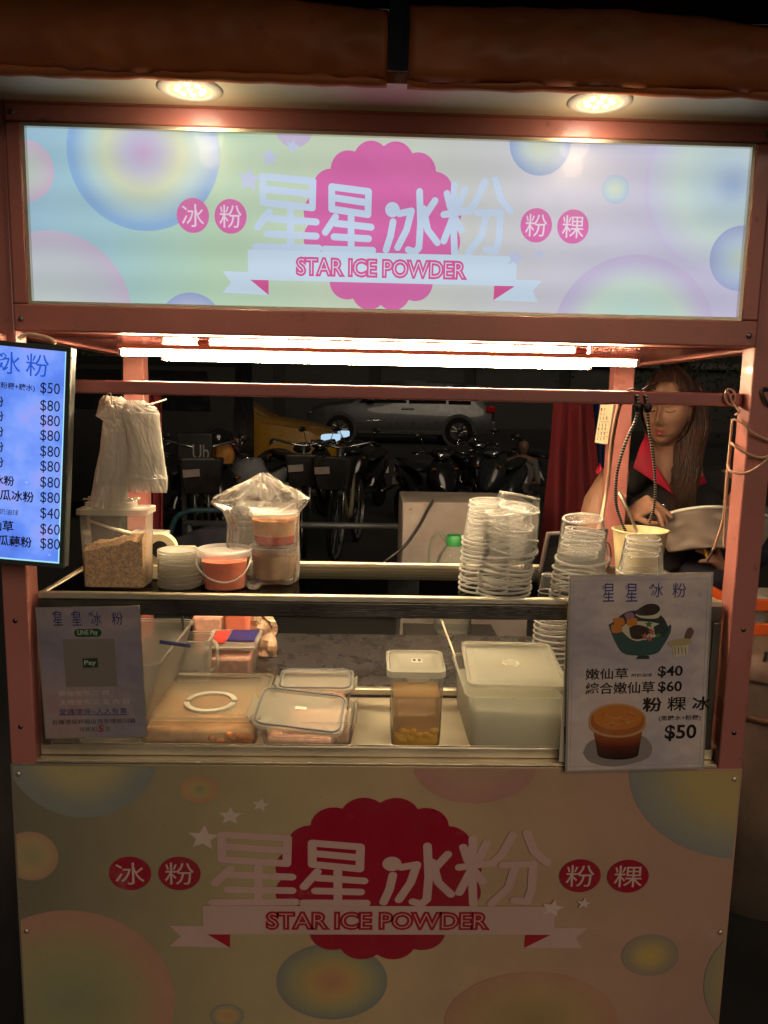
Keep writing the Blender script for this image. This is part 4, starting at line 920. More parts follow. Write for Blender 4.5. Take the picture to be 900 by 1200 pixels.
# ================================================================= MENU SCREEN (left)
O = P(84.0, 407, -.058)                          # top right corner of the bezel
roll = R(-4.2)
U = Vector((cos(roll), 0, sin(roll))); V = Vector((-sin(roll), 0, cos(roll)))
Pm = Plane(O, U, V)
Hs = abs(Pm.px(84, 667)[1]); Wd = .30
scr = thing('menu_screen', (O.x-.15, -.04, 1.4), 'tilted portrait menu screen glowing blue on the left front post', 'screen')
def plbox(pl, u0, u1, v0, v1, o0, o1):
    mb = MB(); return mb.add([pl.at(u, v, o) for u in (u0, u1) for v in (v0, v1) for o in (o0, o1)], [(0,1,3,2),(4,6,7,5),(0,4,5,1),(2,3,7,6),(0,2,6,4),(1,5,7,3)])
BZ = .0088
plbox(Pm, -Wd, 0, -Hs, 0, -.026, -.001).build('back_shell', M['bezel'], scr, bevel=.003)
for a in ((-Wd, 0, -BZ, 0), (-Wd, 0, -Hs, -Hs+BZ), (-BZ, 0, -Hs+BZ, -BZ), (-Wd, -Wd+BZ, -Hs+BZ, -BZ)): plbox(Pm, a[0], a[1], a[2], a[3], -.0008, .0022).build('bezel', M['bezel'], scr, bevel=.0008)
m, nt, o_ = newmat('screen_picture')
tc = node(nt, 'ShaderNodeTexCoord'); ns = node(nt, 'ShaderNodeTexNoise'); ns.inputs['Scale'].default_value = 9; ns.inputs['Detail'].default_value = 7; nt.links.new(tc.outputs['Object'], ns.inputs['Vector'])
cr = node(nt, 'ShaderNodeValToRGB'); st = B_((.30, (70, 104, 210)), (.45, (96, 136, 240)), (.54, (124, 158, 248)), (.64, (160, 156, 236)), (.8, (190, 160, 222)))
while len(cr.color_ramp.elements) < len(st): cr.color_ramp.elements.new(.5)
for e, (p_, c_) in zip(cr.color_ramp.elements, st): e.position = p_; e.color = c_
nt.links.new(ns.outputs[0], cr.inputs[0])
vo = node(nt, 'ShaderNodeTexVoronoi'); vo.inputs['Scale'].default_value = 55; nt.links.new(tc.outputs['Object'], vo.inputs['Vector'])
mr = node(nt, 'ShaderNodeMapRange'); mr.inputs[1].default_value = .0; mr.inputs[2].default_value = .16; mr.inputs[3].default_value = .55; mr.inputs[4].default_value = 0; nt.links.new(vo.outputs['Distance'], mr.inputs[0])
n2 = node(nt, 'ShaderNodeTexNoise'); n2.inputs['Scale'].default_value = 24; nt.links.new(tc.outputs['Object'], n2.inputs['Vector'])
g2 = node(nt, 'ShaderNodeMapRange'); g2.inputs[1].default_value = .55; g2.inputs[2].default_value = .7; nt.links.new(n2.outputs[0], g2.inputs[0]); mu = node(nt, 'ShaderNodeMath', operation='MULTIPLY'); nt.links.new(mr.outputs[0], mu.inputs[0]); nt.links.new(g2.outputs[0], mu.inputs[1])
mxs = node(nt, 'ShaderNodeMix', data_type='RGBA'); nt.links.new(mu.outputs[0], mxs.inputs[0]); nt.links.new(cr.outputs[0], mxs.inputs[6]); mxs.inputs[7].default_value = (.8, .9, 1, 1)
pr = node(nt, 'ShaderNodeBsdfPrincipled'); pr.inputs['Base Color'].default_value = (.02, .02, .03, 1); pr.inputs['Roughness'].default_value = .2; nt.links.new(mxs.outputs[2], pr.inputs['Emission Color']); pr.inputs['Emission Strength'].default_value = 1.06; nt.links.new(pr.outputs[0], o_.inputs[0])
sheet(Pm, [(-Wd+BZ, -Hs+BZ), (-BZ, -Hs+BZ), (-BZ, -BZ), (-Wd+BZ, -BZ)], .0002, 'lit_panel', m, scr)
edge = glow('screen_edge_glow', L((170, 235, 255)), 1.0)
sheet(Pm, [(-BZ-.0028, -Hs+BZ), (-BZ, -Hs+BZ), (-BZ, -BZ), (-BZ-.0022, -BZ)], .0004, 'edge_glow', edge, scr)
sheet(Pm, [(-Wd+BZ, -Hs+BZ), (-BZ-.0029, -Hs+BZ), (-BZ-.0029, -Hs+BZ+.0028), (-Wd+BZ, -Hs+BZ+.0028)], .0004, 'edge_glow', edge, scr)
ink = flat('screen_ink', L((12, 22, 96)), None); inkb = glow('screen_title', L((38, 84, 206)), 1)
def st_(body, x0, y0, x1, y1, mat=ink, bold=.0, hgt=None): text_px(Pm, body, x0, y0, x1, y1, .0006, Pm and mat, scr, bold=bold)
def mt(body, xr, y, h_, bold=.0, mat=ink, tr=1.0):
    u, v = Pm.px(xr, y); hw = h_/S(Pm.at(u, v)); vs, _ = text_mesh(body, bold)
    x0 = min(q[0] for q in vs); x1 = max(q[0] for q in vs); y0 = min(q[1] for q in vs); y1 = max(q[1] for q in vs); ww = hw*(x1-x0)/(y1-y0)*tr
    text_uv(Pm, body, u-ww/2, v, ww, hw, .0006, mat, scr, bold=bold)
mt('冰', 24, 426.5, 26, .0, inkb); mt('粉', 57.5, 429.5, 26, .0, inkb)
u0, v0 = Pm.px(4, 425); sc_ = 1/S(Pm.at(u0, v0))
mb = MB(); stroke2d(mb, [(u0+a*sc_, v0+b_*sc_) for a, b_ in ((-3, 9), (0, 11), (3, 8), (1, 4), (-3, 3))], .0011, Pm.at, .0006); stroke2d(mb, [(u0+a*sc_, v0+b_*sc_) for a, b_ in ((-3, -1), (-1, -5), (2, -8), (5, -5))], .0011, Pm.at, .0006); mb.build('lettering', inkb, scr)
prices = [(457, '$50'), (477.5, '$80'), (494.8, '$80'), (512.5, '$80'), (531, '$80'), (548.5, '$80'), (567.2, '$80'), (585, '$80'), (603.5, '$40'), (622, '$60'), (639, '$80')]
for y, s in prices: mt(s, 70.3, y, 14.6, 0, ink, .86)
mt('(粉粿+糖水)', 41, 455.5, 9, .012)
for y in (471, 488, 506, 524, 542): mt('冰粉', 4.5, y, 12, .02)
mt('冰粉', 17, 564, 12, .02); mt('瓜冰粉', 40, 583, 13, .02); mt('附奶油球', 22, 601, 7, .0); mt('仙草', 16, 617, 13, .02); mt('瓜藕粉', 37.5, 636, 13, .02)
# bracket
MB().box(-.745, -.715, -.030, -.0015, 1.60, 1.672).build('bracket', M['pink'], scr, bevel=.002)
mb = MB(); mb.tube(smoothpath([P(22, 397, -.035), P(32, 392, -.03), P(48, 394, -.03), P(60, 398, -.035), P(64, 402, -.04)], 6), .0042, 8); mb.build('mount_strap', M['cable'], scr, smooth=True)

# ================================================================= RIGHT POSTER
def poster_plane(tl, tr, Y, n0=0):
    a, b_ = P(*tl, Y), P(*tr, Y); U = (b_-a).normalized(); V = Vector((0, 1, 0)).cross(U) if 0 else U.cross(Vector((0, -1, 0))) ; V = -V if V.z < 0 else V
    return Plane(a, U, V), (b_-a).length
Pp, Wp = poster_plane((667, 674), (836, 670.5), -.016)
Hp = abs(Pp.px(750, 903)[1]); 
t = thing('menu_poster', tuple(Pp.at(Wp/2, -Hp/2)), 'laminated lilac menu poster with a dessert bowl drawing hung at the right front post', 'poster')
plbox(Pp, 0, Wp, -Hp, 0, -.0022, -.0002).build('laminate', film('laminate_edge', L((205, 200, 190)), .7, .95, .15, .3, .2), t)
m, nt, o_ = newmat('lilac_print'); tc = node(nt, 'ShaderNodeTexCoord'); ns = node(nt, 'ShaderNodeTexNoise'); ns.inputs['Scale'].default_value = 6; ns.inputs['Detail'].default_value = 5; nt.links.new(tc.outputs['Object'], ns.inputs['Vector'])
cr = node(nt, 'ShaderNodeValToRGB'); st = B_((.3, (170, 160, 174)), (.45, (196, 184, 192)), (.58, (220, 204, 200)), (.75, (226, 188, 184)))
while len(cr.color_ramp.elements) < len(st): cr.color_ramp.elements.new(.5)
for e, (p_, c_) in zip(cr.color_ramp.elements, st): e.position = p_; e.color = c_
nt.links.new(ns.outputs[0], cr.inputs[0]); pr = node(nt, 'ShaderNodeBsdfPrincipled'); nt.links.new(cr.outputs[0], pr.inputs['Base Color']); pr.inputs['Roughness'].default_value = .28; pr.inputs['Coat Weight'].default_value = .6; pr.inputs['Coat Roughness'].default_value = .12
n3 = node(nt, 'ShaderNodeTexNoise'); n3.inputs['Scale'].default_value = 14; n3.inputs['Detail'].default_value = 2; nt.links.new(tc.outputs['Object'], n3.inputs['Vector']); bp = node(nt, 'ShaderNodeBump'); bp.inputs['Strength'].default_value = .6; bp.inputs['Distance'].default_value = .012; nt.links.new(n3.outputs[0], bp.inputs['Height']); nt.links.new(bp.outputs[0], pr.inputs['Normal']); nt.links.new(bp.outputs[0], pr.inputs['Coat Normal']); nt.links.new(pr.outputs[0], o_.inputs[0]); M['lilac'] = m
e1 = .004
sheet(Pp, [(e1, -Hp+e1), (Wp-e1, -Hp+e1), (Wp-e1, -e1), (e1, -e1)], .0002, 'printed_sheet', m, t)
line = flat('print_pale_line', L((176, 170, 190)))
def frame(pl, u0, u1, v0, v1, w_, off, mat, par, name='printed_border'):
    mb = MB()
    for a in ((u0, u1, v0, v0+w_), (u0, u1, v1-w_, v1), (u0, u0+w_, v0+w_, v1-w_), (u1-w_, u1, v0+w_, v1-w_)):
        mb.add([pl.at(a[0], a[2], off), pl.at(a[1], a[2], off), pl.at(a[1], a[3], off), pl.at(a[0], a[3], off)], [(0, 1, 2, 3)])
    return mb.build(name, mat, par)
frame(Pp, .009, Wp-.009, -Hp+.012, -.012, .0009, .0005, line, t)
blu = flat('print_blue', L((34, 50, 140))); blk = flat('print_black', L((20, 16, 18)))
def pt(body, x0, y0, x1, y1, mat=blk, bold=.0, o=.0007): text_px(Pp, body, x0, y0, x1, y1, o, mat, t, bold=bold)
def squiggle(pl, x, y, s_, mat, par):
    u, v = pl.px(x, y); k = s_/S(pl.at(u, v)); mb = MB()
    stroke2d(mb, [(u+a*k, v+b_*k) for a, b_ in ((-3, 0), (-4, 2.5), (-1.5, 4), (.5, 2), (-1, .5))], .0007, pl.at, .0007)
    stroke2d(mb, [(u+a*k, v+b_*k) for a, b_ in ((0, 5), (1.5, 6.5), (3, 5))], .0007, pl.at, .00075); mb.build('lettering', mat, par)
for s, x in (('星', 713), ('星', 740)): pt(s, x-6.5, 684, x+7, 705, blu); squiggle(Pp, x-3, 690, 1, blu, t)
pt('冰', 763, 683, 777, 700, blu); squiggle(Pp, 764, 690, .8, blu, t); pt('粉', 788, 683, 804, 700, blu)
pt('嫩仙草', 686, 783, 736, 796, bold=.014); pt('附奶油球', 740, 789, 764, 793, bold=.01); pt('$40', 771, 780, 800, 794, bold=.02)
pt('綜合嫩仙草', 686, 799, 767, 813, bold=.014); pt('$60', 771, 798, 799, 812, bold=.02)
pt('粉', 753, 817, 776, 834, bold=.022); pt('粿', 782, 816, 804, 833, bold=.008); pt('冰', 811, 816, 832, 832, bold=.022)
pt('(黑糖水+粉粿)', 772, 838, 821, 845, bold=.01); pt('$50', 779, 849, 816, 868, bold=.022)
# dessert bowl drawing
def pp(name, pts, mat, o, smooth_=False):
    q = [Pp.px(*p) for p in pts]; mb = MB(); mb.add([Pp.at(u, v, o) for u, v in q], [tuple(range(len(q)))]); return mb.build(name, mat, t)
def sp2(pts, n=5): return [(v.x, v.y) for v in smoothpath([Vector((x, y, 0)) for x, y in pts+pts[:1]], n)[:-1]]
teal = flat('print_teal', L((32, 84, 84))); tealD = flat('print_dark_teal', L((18, 52, 54))); orange = flat('print_orange', L((226, 136, 50))); cream_ = flat('print_cream', L((226, 216, 190)))
dkb = flat('print_dark_brown', L((40, 20, 24))); pnk = flat('print_coral', L((206, 100, 92))); grn = flat('print_green', L((74, 122, 62))); lil = flat('print_lilac', L((160, 120, 150)))
pp('bowl_drawing', sp2([(726, 722), (738, 716), (765, 716), (780, 728), (778, 745), (730, 748), (720, 735)]), tealD, .0007)
pp('bowl_drawing', sp2([(713, 732), (724, 727), (728, 736), (740, 744), (755, 750), (772, 744), (780, 736), (786, 732), (785, 742), (776, 758), (768, 766), (748, 768), (730, 765), (720, 750)]), teal, .0011)
pp('bowl_drawing', sp2([(726, 737), (740, 728), (770, 730), (779, 738), (768, 746), (758, 747), (748, 751), (738, 748)]), cream_, .0014)
for x, y in ((725, 728), (740, 728), (722, 736)): pp('fruit_drawing', sp2([(x-6, y-4), (x+5, y-4), (x+6, y+4), (x-5, y+5)], 3), orange, .0017+.0001*(x % 5))
pp('fruit_drawing', sp2([(731, 719), (740, 717), (743, 723), (734, 725)], 3), lil, .0018)
pp('fruit_drawing', sp2([(737, 735), (748, 732), (762, 738), (752, 748), (740, 747)]), dkb, .0019)
pp('fruit_drawing', sp2([(744, 720), (758, 709), (770, 708), (774, 716), (770, 724), (752, 724)]), cream_, .0020)
pp('fruit_drawing', sp2([(743, 717), (757, 708), (769, 708), (773, 714), (766, 720), (750, 721)]), dkb, .0022)
pp('fruit_drawing', sp2([(766, 734), (776, 730), (783, 736), (778, 745), (768, 744)]), tealD, .0023)
def pstar(x, y, r_, mat, o): pp('star_drawing', [(x+r_*(1 if k % 2 == 0 else .45)*sin(pi*k/5), y-r_*(1 if k % 2 == 0 else .45)*cos(pi*k/5)) for k in range(10)], mat, o)
for x, y, r_, m_ in ((755, 745, 4.5, pnk), (763, 740, 4.5, pnk), (761, 748, 4, pnk), (760, 731, 4.5, grn), (771, 744, 4, grn)): pstar(x, y, r_, m_, .0025+.00001*x % .0003)
pp('bowl_drawing', [(748, 768), (760, 768), (761, 772), (745, 772)], tealD, .0012)
pp('spoon_drawing', sp2([(801, 756), (803, 742), (808, 735), (813, 740), (808, 750), (804, 756)]), flat('print_brown', L((120, 84, 76))), .0009)
pp('cup_drawing', [(786, 752), (808, 750), (805, 768), (790, 770)], cream_, .0011); pp('cup_drawing', sp2([(783, 752), (795, 748), (809, 749), (807, 755), (786, 757)]), flat('print_tan', L((196, 178, 132))), .0013)
for k in range(4): pp('cup_drawing', [(790+k*4, 758), (791+k*4, 758), (791.6+k*4, 767), (791+k*4, 767)], flat('print_outline', L((110, 90, 60))), .0014)
# photo of the brown sugar dessert cup, printed
pp('plate_print', sp2([(683, 882), (692, 868), (720, 862), (752, 862), (764, 876), (756, 890), (720, 898), (692, 893)]), flat('print_plate', L((150, 140, 138))), .0008)
def cupw(y): return 29.5-(y-850)*.17
def cbands(y0, y1, n_, c0, c1, o0):
    for k in range(n_):
        ya, yb = y0+(y1-y0)*k/n_, y0+(y1-y0)*(k+1)/n_+.15; c_ = tuple(a+(b-a)*(k+.5)/n_ for a, b in zip(c0, c1)); xm = 724
        top_ = [(xm+cupw(ya)*cos(a), ya+6.5*sin(a)) for a in [pi*i/14 for i in range(15)]]; bot_ = [(xm+cupw(yb)*cos(a), yb+6.5*sin(a)) for a in [pi*i/14 for i in range(14, -1, -1)]]
        pp('cup_print', top_+bot_, flat('print_cola_%d' % k, L(c_)), o0+.00002*k)
pp('cup_print', [(724+cupw(852)*cos(a), 852-5*sin(a)) for a in [pi*i/14 for i in range(15)]]+[(724+cupw(884)*cos(a), 884+6*sin(a)) for a in [pi*i/14 for i in range(14, -1, -1)]], flat('print_cola', L((44, 16, 12))), .0011)
cbands(852, 868, 6, (196, 104, 46), (110, 44, 20), .0012)
cbands(868, 883, 5, (100, 38, 18), (38, 14, 12), .0014)
pp('cup_print', [(723.5+33.5*cos(a), 843+(19 if sin(a) < 0 else 15)*sin(a)+(6 if sin(a) >= 0 else 0)) for a in [2*pi*i/40 for i in range(40)]], flat('print_lid', L((206, 158, 112))), .0016)
pp('cup_print', [(723.5+31.5*cos(a), 842.5+15*sin(a)+(4 if sin(a) >= 0 else 0)) for a in [2*pi*i/40 for i in range(40)]], flat('print_lid_edge', L((182, 106, 50))), .0017)
pp('cup_print', [(723.5+29*cos(a), 840.5+14.5*sin(a)) for a in [2*pi*i/40 for i in range(40)]], flat('print_amber', L((214, 130, 56))), .0018)
random.seed(9)
for k in range(11):
    cx0, cy0 = 706+random.random()*34, 834+random.random()*13; q = [Pp.px(cx0+(4+3*random.random())*cos(j*.6+k), cy0+2.6*sin(j*.6+k)) for j in range(5)]; mb = MB(); stroke2d(mb, q, .0007, Pp.at, .0019+.00006*k); mb.build('cup_print', flat('print_swirl', L(random.choice(((236, 176, 108), (176, 92, 36), (228, 150, 80))))), t)
sp_ = flat('print_spark', L((190, 182, 204)))
for x, y, r_ in ((684, 703, 4), (820, 697, 4), (803, 714, 2), (806, 724, 1.5), (700, 720, 1.2), (815, 690, 1.3), (690, 745, 1.1), (775, 706, 1.2)): pp('printed_spark', [(x+(r_ if k % 2 == 0 else r_*.25)*sin(pi*k/4), y-(r_ if k % 2 == 0 else r_*.25)*cos(pi*k/4)) for k in range(8)], sp_, .0005)

# small white card with red print beside the poster
a = P(656, 892, -.004)
Pc = Plane(P(655, 893, -.006), (1, 0, .02), (0, 0, 1))
t2 = thing('white_card', tuple(a), 'narrow white card with red print tucked behind the left edge of the menu poster', 'card')
uu = Pc.px(684, 893)[0]; vv = Pc.px(660, 700)[1]
plbox(Pc, 0, uu, 0, vv, -.001, 0).build('card_sheet', pbr('white_card_paper', L((206, 196, 178)), .5), t2)
rd = flat('print_dark_red', L((140, 30, 20)))
for pts in ([(668, 830), (680, 826), (682, 833), (672, 834)], [(660, 852), (664, 850), (664, 872), (661, 873)], [(661, 884), (667, 882), (666, 887)]):
    mb = MB(); mb.add([Pc.at(*Pc.px(*p), .0005) for p in pts], [tuple(range(len(pts)))]); mb.build('red_print', rd, t2)

# ================================================================= PAYMENT POSTER (left, inside the steel frame)
Pq, Wq = poster_plane((40, 712), (160, 710), .0125)
Hq = abs(Pq.px(105, 865)[1]); Wq *= 1.0
Pq2 = Pq
t = thing('payment_poster', tuple(Pq.at(Wq/2, -Hq/2)), 'laminated blue-grey payment poster at the left end of the glass case', 'poster')
# the sheet tapers a little in the photograph because it leans; it is rotated slightly
plbox(Pq, .002, Wq+.006, -Hq, 0, -.0022, -.0002).build('laminate', film('laminate_edge_pay', L((180, 176, 170)), .7, .95, .15, .3, .2), t)
mm = M['lilac'].copy(); 
for nd in mm.node_tree.nodes:
    if nd.type == 'VALTORGB':
        for e, c_ in zip(nd.color_ramp.elements, ((124, 120, 138), (142, 134, 148), (158, 144, 148), (174, 134, 130))): e.color = L(c_)
sheet(Pq, [(.005, -Hq+.003), (Wq+.003, -Hq+.003), (Wq+.003, -.003), (.005, -.003)], .0002, 'printed_sheet', mm, t)
def qt(body, x0, y0, x1, y1, mat, bold=.0, o=.0009): text_px(Pq, body, x0, y0, x1, y1, o, mat, t, bold=bold)
blq = flat('print_navy', L((30, 44, 112))); pale = flat('print_grey', L((196, 184, 180))); drk = flat('print_dark', L((36, 30, 50)))
for s, x in (('星', 68), ('星', 90)): qt(s, x-5.5, 717, x+5.5, 733, blq); squiggle(Pq, x-3, 721, .8, blq, t)
qt('冰', 106.5, 717, 119, 733, blq); squiggle(Pq, 107, 721, .7, blq, t); qt('粉', 131, 717, 144, 732, blq)
u, v = Pq.px(103, 741.5); ru = 16/S(Pq.at(u, v)); rv = 4.8/S(Pq.at(u, v))
pill = [(u+ru-rv+rv*cos(a), v+rv*sin(a)) for a in [-pi/2+pi*k/10 for k in range(11)]]+[(u-ru+rv+rv*cos(a), v+rv*sin(a)) for a in [pi/2+pi*k/10 for k in range(11)]]
sheet(Pq, pill, .0006, 'green_pill', flat('print_green_dark', L((24, 74, 44))), t)
qt('LINE Pay', 91, 738, 115, 745.5, flat('print_pill_text', L((170, 176, 160))), .02)
sheet(Pq, [Pq.px(*p) for p in ((73.5, 749), (134, 748.5), (137.5, 804), (77.5, 805))], .0005, 'pale_square', flat('print_pale_square', L((126, 116, 110))), t)
sheet(Pq, [Pq.px(*p) for p in ((96.5, 771.5), (114.5, 771), (115.5, 782), (97.5, 782.5))], .0007, 'green_tag', flat('print_green_tag', L((24, 66, 44))), t)
qt('Pay', 99, 773.5, 113, 780.5, flat('print_tag_text', L((180, 180, 170))), .02, .0011)
qt('華強夜市:二 四', 69, 809, 128, 815, pale, 0); qt('大橋夜市:三 五 六 日', 70, 819, 151, 825.5, pale, 0)
qt('愛護環保~人人有責', 70, 830, 149, 836.5, blq, 0)
sheet(Pq, [Pq.px(*p) for p in ((70, 837.2), (149, 836.8), (149, 837.6), (70, 838))], .0009, 'underline', blq, t)
qt('自備環保杯碗店用手環碗回饋', 62, 842.5, 159, 848, drk, 0); qt('可折扣', 93, 852, 114, 857, drk, 0); qt('5', 116, 850, 121, 857, rd, .02); qt('元', 124, 852, 129, 857, drk, 0)
frame(Pq, Pq.px(115.2, 853)[0], Pq.px(122, 853)[0], Pq.px(118, 858)[1], Pq.px(118, 849)[1], .0006, .0010, rd, t)

# taped paper list on the right rear post
Pl = Plane(P(697, 520, .79), (1, 0, -.02), (-.0, 0, 1)); 
t = thing('paper_list', tuple(P(708, 497, .79)), 'small handwritten paper list taped to the right rear post', 'note')
q = [P(704, 474, .79), P(719, 474, .79), P(712, 521, .786), P(697, 518.5, .786)]
mb = MB(); mb.add(q+[p+Vector((0, .002, 0)) for p in q], [(0, 1, 2, 3), (7, 6, 5, 4), (0, 4, 5, 1), (1, 5, 6, 2), (2, 6, 7, 3), (3, 7, 4, 0)]); mb.build('paper', pbr('note_paper', L((222, 204, 170)), .7), t)
mb = MB(); ik = flat('note_ink', L((74, 54, 40)))
def nline(x0, y0, x1, y1, th=.6):
    mb.add([P(x0, y0, .784), P(x1, y1, .784), P(x1, y1+th, .784), P(x0, y0+th, .784)], [(0, 1, 2, 3)])
random.seed(3)
for y in (494, 506, 511.5): nline(702.5-(y-494)*.15, y, 714-(y-494)*.1, y+.3, .4)
for y in (480, 485, 490, 498, 502.5, 508.5, 514.5):
    for k in range(2 if y < 488 else 3):
        x = 703.5-(y-480)*.14+k*3.8
        for j in range(3): nline(x+random.random()*1.2, y-1.4+j*1.2, x+1.2+random.random()*1.3, y-1.4+j*1.2+random.uniform(-.5, .5), .5)
        nline(x+.8+random.random(), y-1.8, x+1.2+random.random(), y-1.8, 3)
mb.build('handwriting', ik, t)
# ================================================================= THE WOMAN BEHIND THE CART
def remesh(mb, name, mats, parent, vox=.005, sm=4, assign=None):
    """one continuous skin grown over overlapping forms"""
    me0 = mb.mesh('src', mats if not isinstance(mats, (list, tuple)) else mats[0]); o = bpy.data.objects.new('src', me0); COL.objects.link(o)
    r_ = o.modifiers.new('r', 'REMESH'); r_.mode = 'VOXEL'; r_.voxel_size = vox; r_.use_smooth_shade = True
    s_ = o.modifiers.new('s', 'SMOOTH'); s_.iterations = sm; s_.factor = .5
    dg = bpy.context.evaluated_depsgraph_get(); me = bpy.data.meshes.new_from_object(o.evaluated_get(dg))
    bpy.data.objects.remove(o); me.name = name; off = parent_loc(parent)
    me.materials.clear()
    for m_ in (mats if isinstance(mats, (list, tuple)) else [mats]): me.materials.append(m_)
    if assign:
        for p_ in me.polygons: p_.material_index = assign(p_.center)
    else:
        for p_ in me.polygons: p_.material_index = 0
    for v in me.vertices: v.co -= off
    for p_ in me.polygons: p_.use_smooth = True
    ob = bpy.data.objects.new(name, me); COL.objects.link(ob); ob.parent = parent; return ob
def limb(mb, pts, rs, n=14, flat=1.0):
    mb.tube(pts, rs, n, flat=flat)
    for p, r_ in zip(pts, rs): mb.ball(p, (r_*.995, r_*.995, r_*.995), 12, 8)
skin = pbr('skin', L((166, 122, 99)), .6, var=.12, scale=22, sub=.12, bump=.25, bscale=260)
lips = pbr('lips', L((176, 84, 78)), .4, var=.05); browm = pbr('brow', L((52, 34, 28)), .7)
hairm = pbr('hair', L((64, 34, 22)), .55, var=.5, scale=16, bump=.6, bscale=300, aniso=(1, 1, .06))
vest = pbr('black_vest', (.014, .013, .015, 1), .8, bump=.5, bscale=260); redv = pbr('crimson_lining', L((196, 30, 62)), .6, bump=.3, bscale=200)
WY_ = 1.04
hc = P(782, 480, WY_-.02); HS = 1.05
woman = thing('person', (hc.x, WY_, GZ), 'long-haired woman in a black sleeveless vest with crimson collar, looking down behind the cart', 'person')
HM = Matrix.Translation(hc) @ Matrix.Rotation(R(-36), 4, 'Z') @ Matrix.Rotation(R(7), 4, 'X') @ Matrix.Rotation(R(2), 4, 'Y') @ Matrix.Scale(HS, 4) @ Matrix.Scale(.93, 4, (1, 0, 0))
HI = HM.inverted()
def g2d(x, z, cx, cz, sx, sz): return math.exp(-((x-cx)/sx)**2-((z-cz)/sz)**2)
def headpt(a, q):
    x = sin(a)*cos(q); y = sin(a)*sin(q); z = -cos(a)
    X, Y_, Z = x*.073, y*.092, z*.113
    if Z < 0:
        k = (-Z/.113); X *= 1-.30*k**1.6; Y_ = Y_*(1-.12*k) if Y_ > 0 else Y_*(1-.02*k)
        if Y_ > 0: Y_ *= 1-.45*k
    if y < 0:
        f = min(1, -y*1.6)
        Y_ = Y_*(1-.08*f*(1 if abs(Z) < .06 else .4))
        d = 0
        d += .0065*g2d(X, Z, 0, .034, .05, .012)                              # brow
        for s_ in (-1, 1):
            d -= .0105*g2d(X, Z, s_*.031, .012, .017, .012)                   # sockets
            d += .0060*g2d(X, Z, s_*.031, .009, .013, .0085)                  # lids
            d += .0040*g2d(X, Z, s_*.040, -.022, .018, .018)                  # cheeks
            d += .0060*g2d(X, Z, s_*.0115, -.034, .006, .006)                 # nostril wings
        d += .0095*g2d(X, Z, 0, .006, .0075, .022)+.0245*g2d(X, Z, 0, -.027, .0088, .012)+.014*g2d(X, Z, 0, -.012, .0075, .016)
        d -= .004*(g2d(X, Z, .026, -.052, .012, .014)+g2d(X, Z, -.026, -.052, .012, .014))
        d += .0075*g2d(X, Z, 0, -.0545, .021, .0055)+.0080*g2d(X, Z, 0, -.0675, .017, .006)-.0045*g2d(X, Z, 0, -.0605, .022, .0022)
        d += .0070*g2d(X, Z, 0, -.095, .018, .014)-.003*g2d(X, Z, 0, -.079, .018, .006)
        Y_ -= d*f
    return HM @ Vector((X, Y_, Z))
mb = MB(); n, k = 150, 130
vs = [headpt(pi*i/k, 2*pi*j/n) for i in range(k+1) for j in range(n)]
mb.add(vs, [(i*n+j, i*n+(j+1) % n, (i+1)*n+(j+1) % n, (i+1)*n+j) for i in range(k) for j in range(n)])
for s_ in (-1, 1): mb.ball(HM @ Vector((s_*.073, .008, -.005)), (.008, .017, .028), 14, 10, M=HM.to_3x3())
neckb = P(786, 545, WY_+.06)
limb(mb, [HM @ Vector((0, .018, -.06)), (HM @ Vector((0, .018, -.06)))*.5+neckb*.5+Vector((0, .01, 0)), neckb, neckb+Vector((0, .01, -.06))], [.050, .047, .052, .075], 20)
shl = P(722, 560, WY_+.04); shr = P(862, 568, WY_+.09)
limb(mb, [neckb+Vector((-.03, .02, -.02)), shl+Vector((.03, 0, .004))], [.045, .045]); limb(mb, [neckb+Vector((.03, .02, -.02)), shr+Vector((-.03, 0, .004))], [.045, .045])
chest = P(790, 600, WY_+.06); mb.ball(chest, (.15, .085, .13), 24, 16)
mb.ball(chest+Vector((0, .02, -.2)), (.14, .09, .2), 24, 16)
# seated lower body
hip = Vector((chest.x, WY_+.12, GZ+.62)); mb.ball(hip, (.17, .12, .12), 20, 12)
# arm on the viewer's left: shoulder, elbow, wrist
elL = P(688, 632, WY_-.03); wrL = P(738, 603, WY_-.17)
limb(mb, [shl, (shl*.55+elL*.45)+Vector((-.016, 0, .006)), elL], [.054, .051, .041], 18); limb(mb, [elL, elL*.55+wrL*.45, wrL], [.041, .035, .024], 16)
# hand: back of the palm with five bent fingers
def hand(mb, wr, kn, dirs, s_=1.0, side=None):
    kn = Vector(kn); wr = Vector(wr); ax = (kn-wr).normalized(); sd = Vector(side).normalized()
    for q in (-1.2, -.4, .4, 1.2): limb(mb, [wr+sd*q*.008*s_, (wr+kn)/2+sd*q*.015*s_, kn+sd*q*.019*s_], [.013*s_, .0125*s_, .0105*s_], 10)
    for (q, ln, d1, d2, d3) in dirs:
        p0 = kn+sd*q*.0175*s_; l = ln*s_; p1 = p0+Vector(d1).normalized()*l*.45; p2 = p1+Vector(d2).normalized()*l*.30; p3 = p2+Vector(d3).normalized()*l*.25
        limb(mb, [p0, p1, p2, p3], [.0092*s_, .0082*s_, .0074*s_, .0060*s_], 10)
kn = P(762, 590, WY_-.23)
dv = P(790, 606, WY_-.26)-kn
sd = Vector((.2, -.75, -.55))
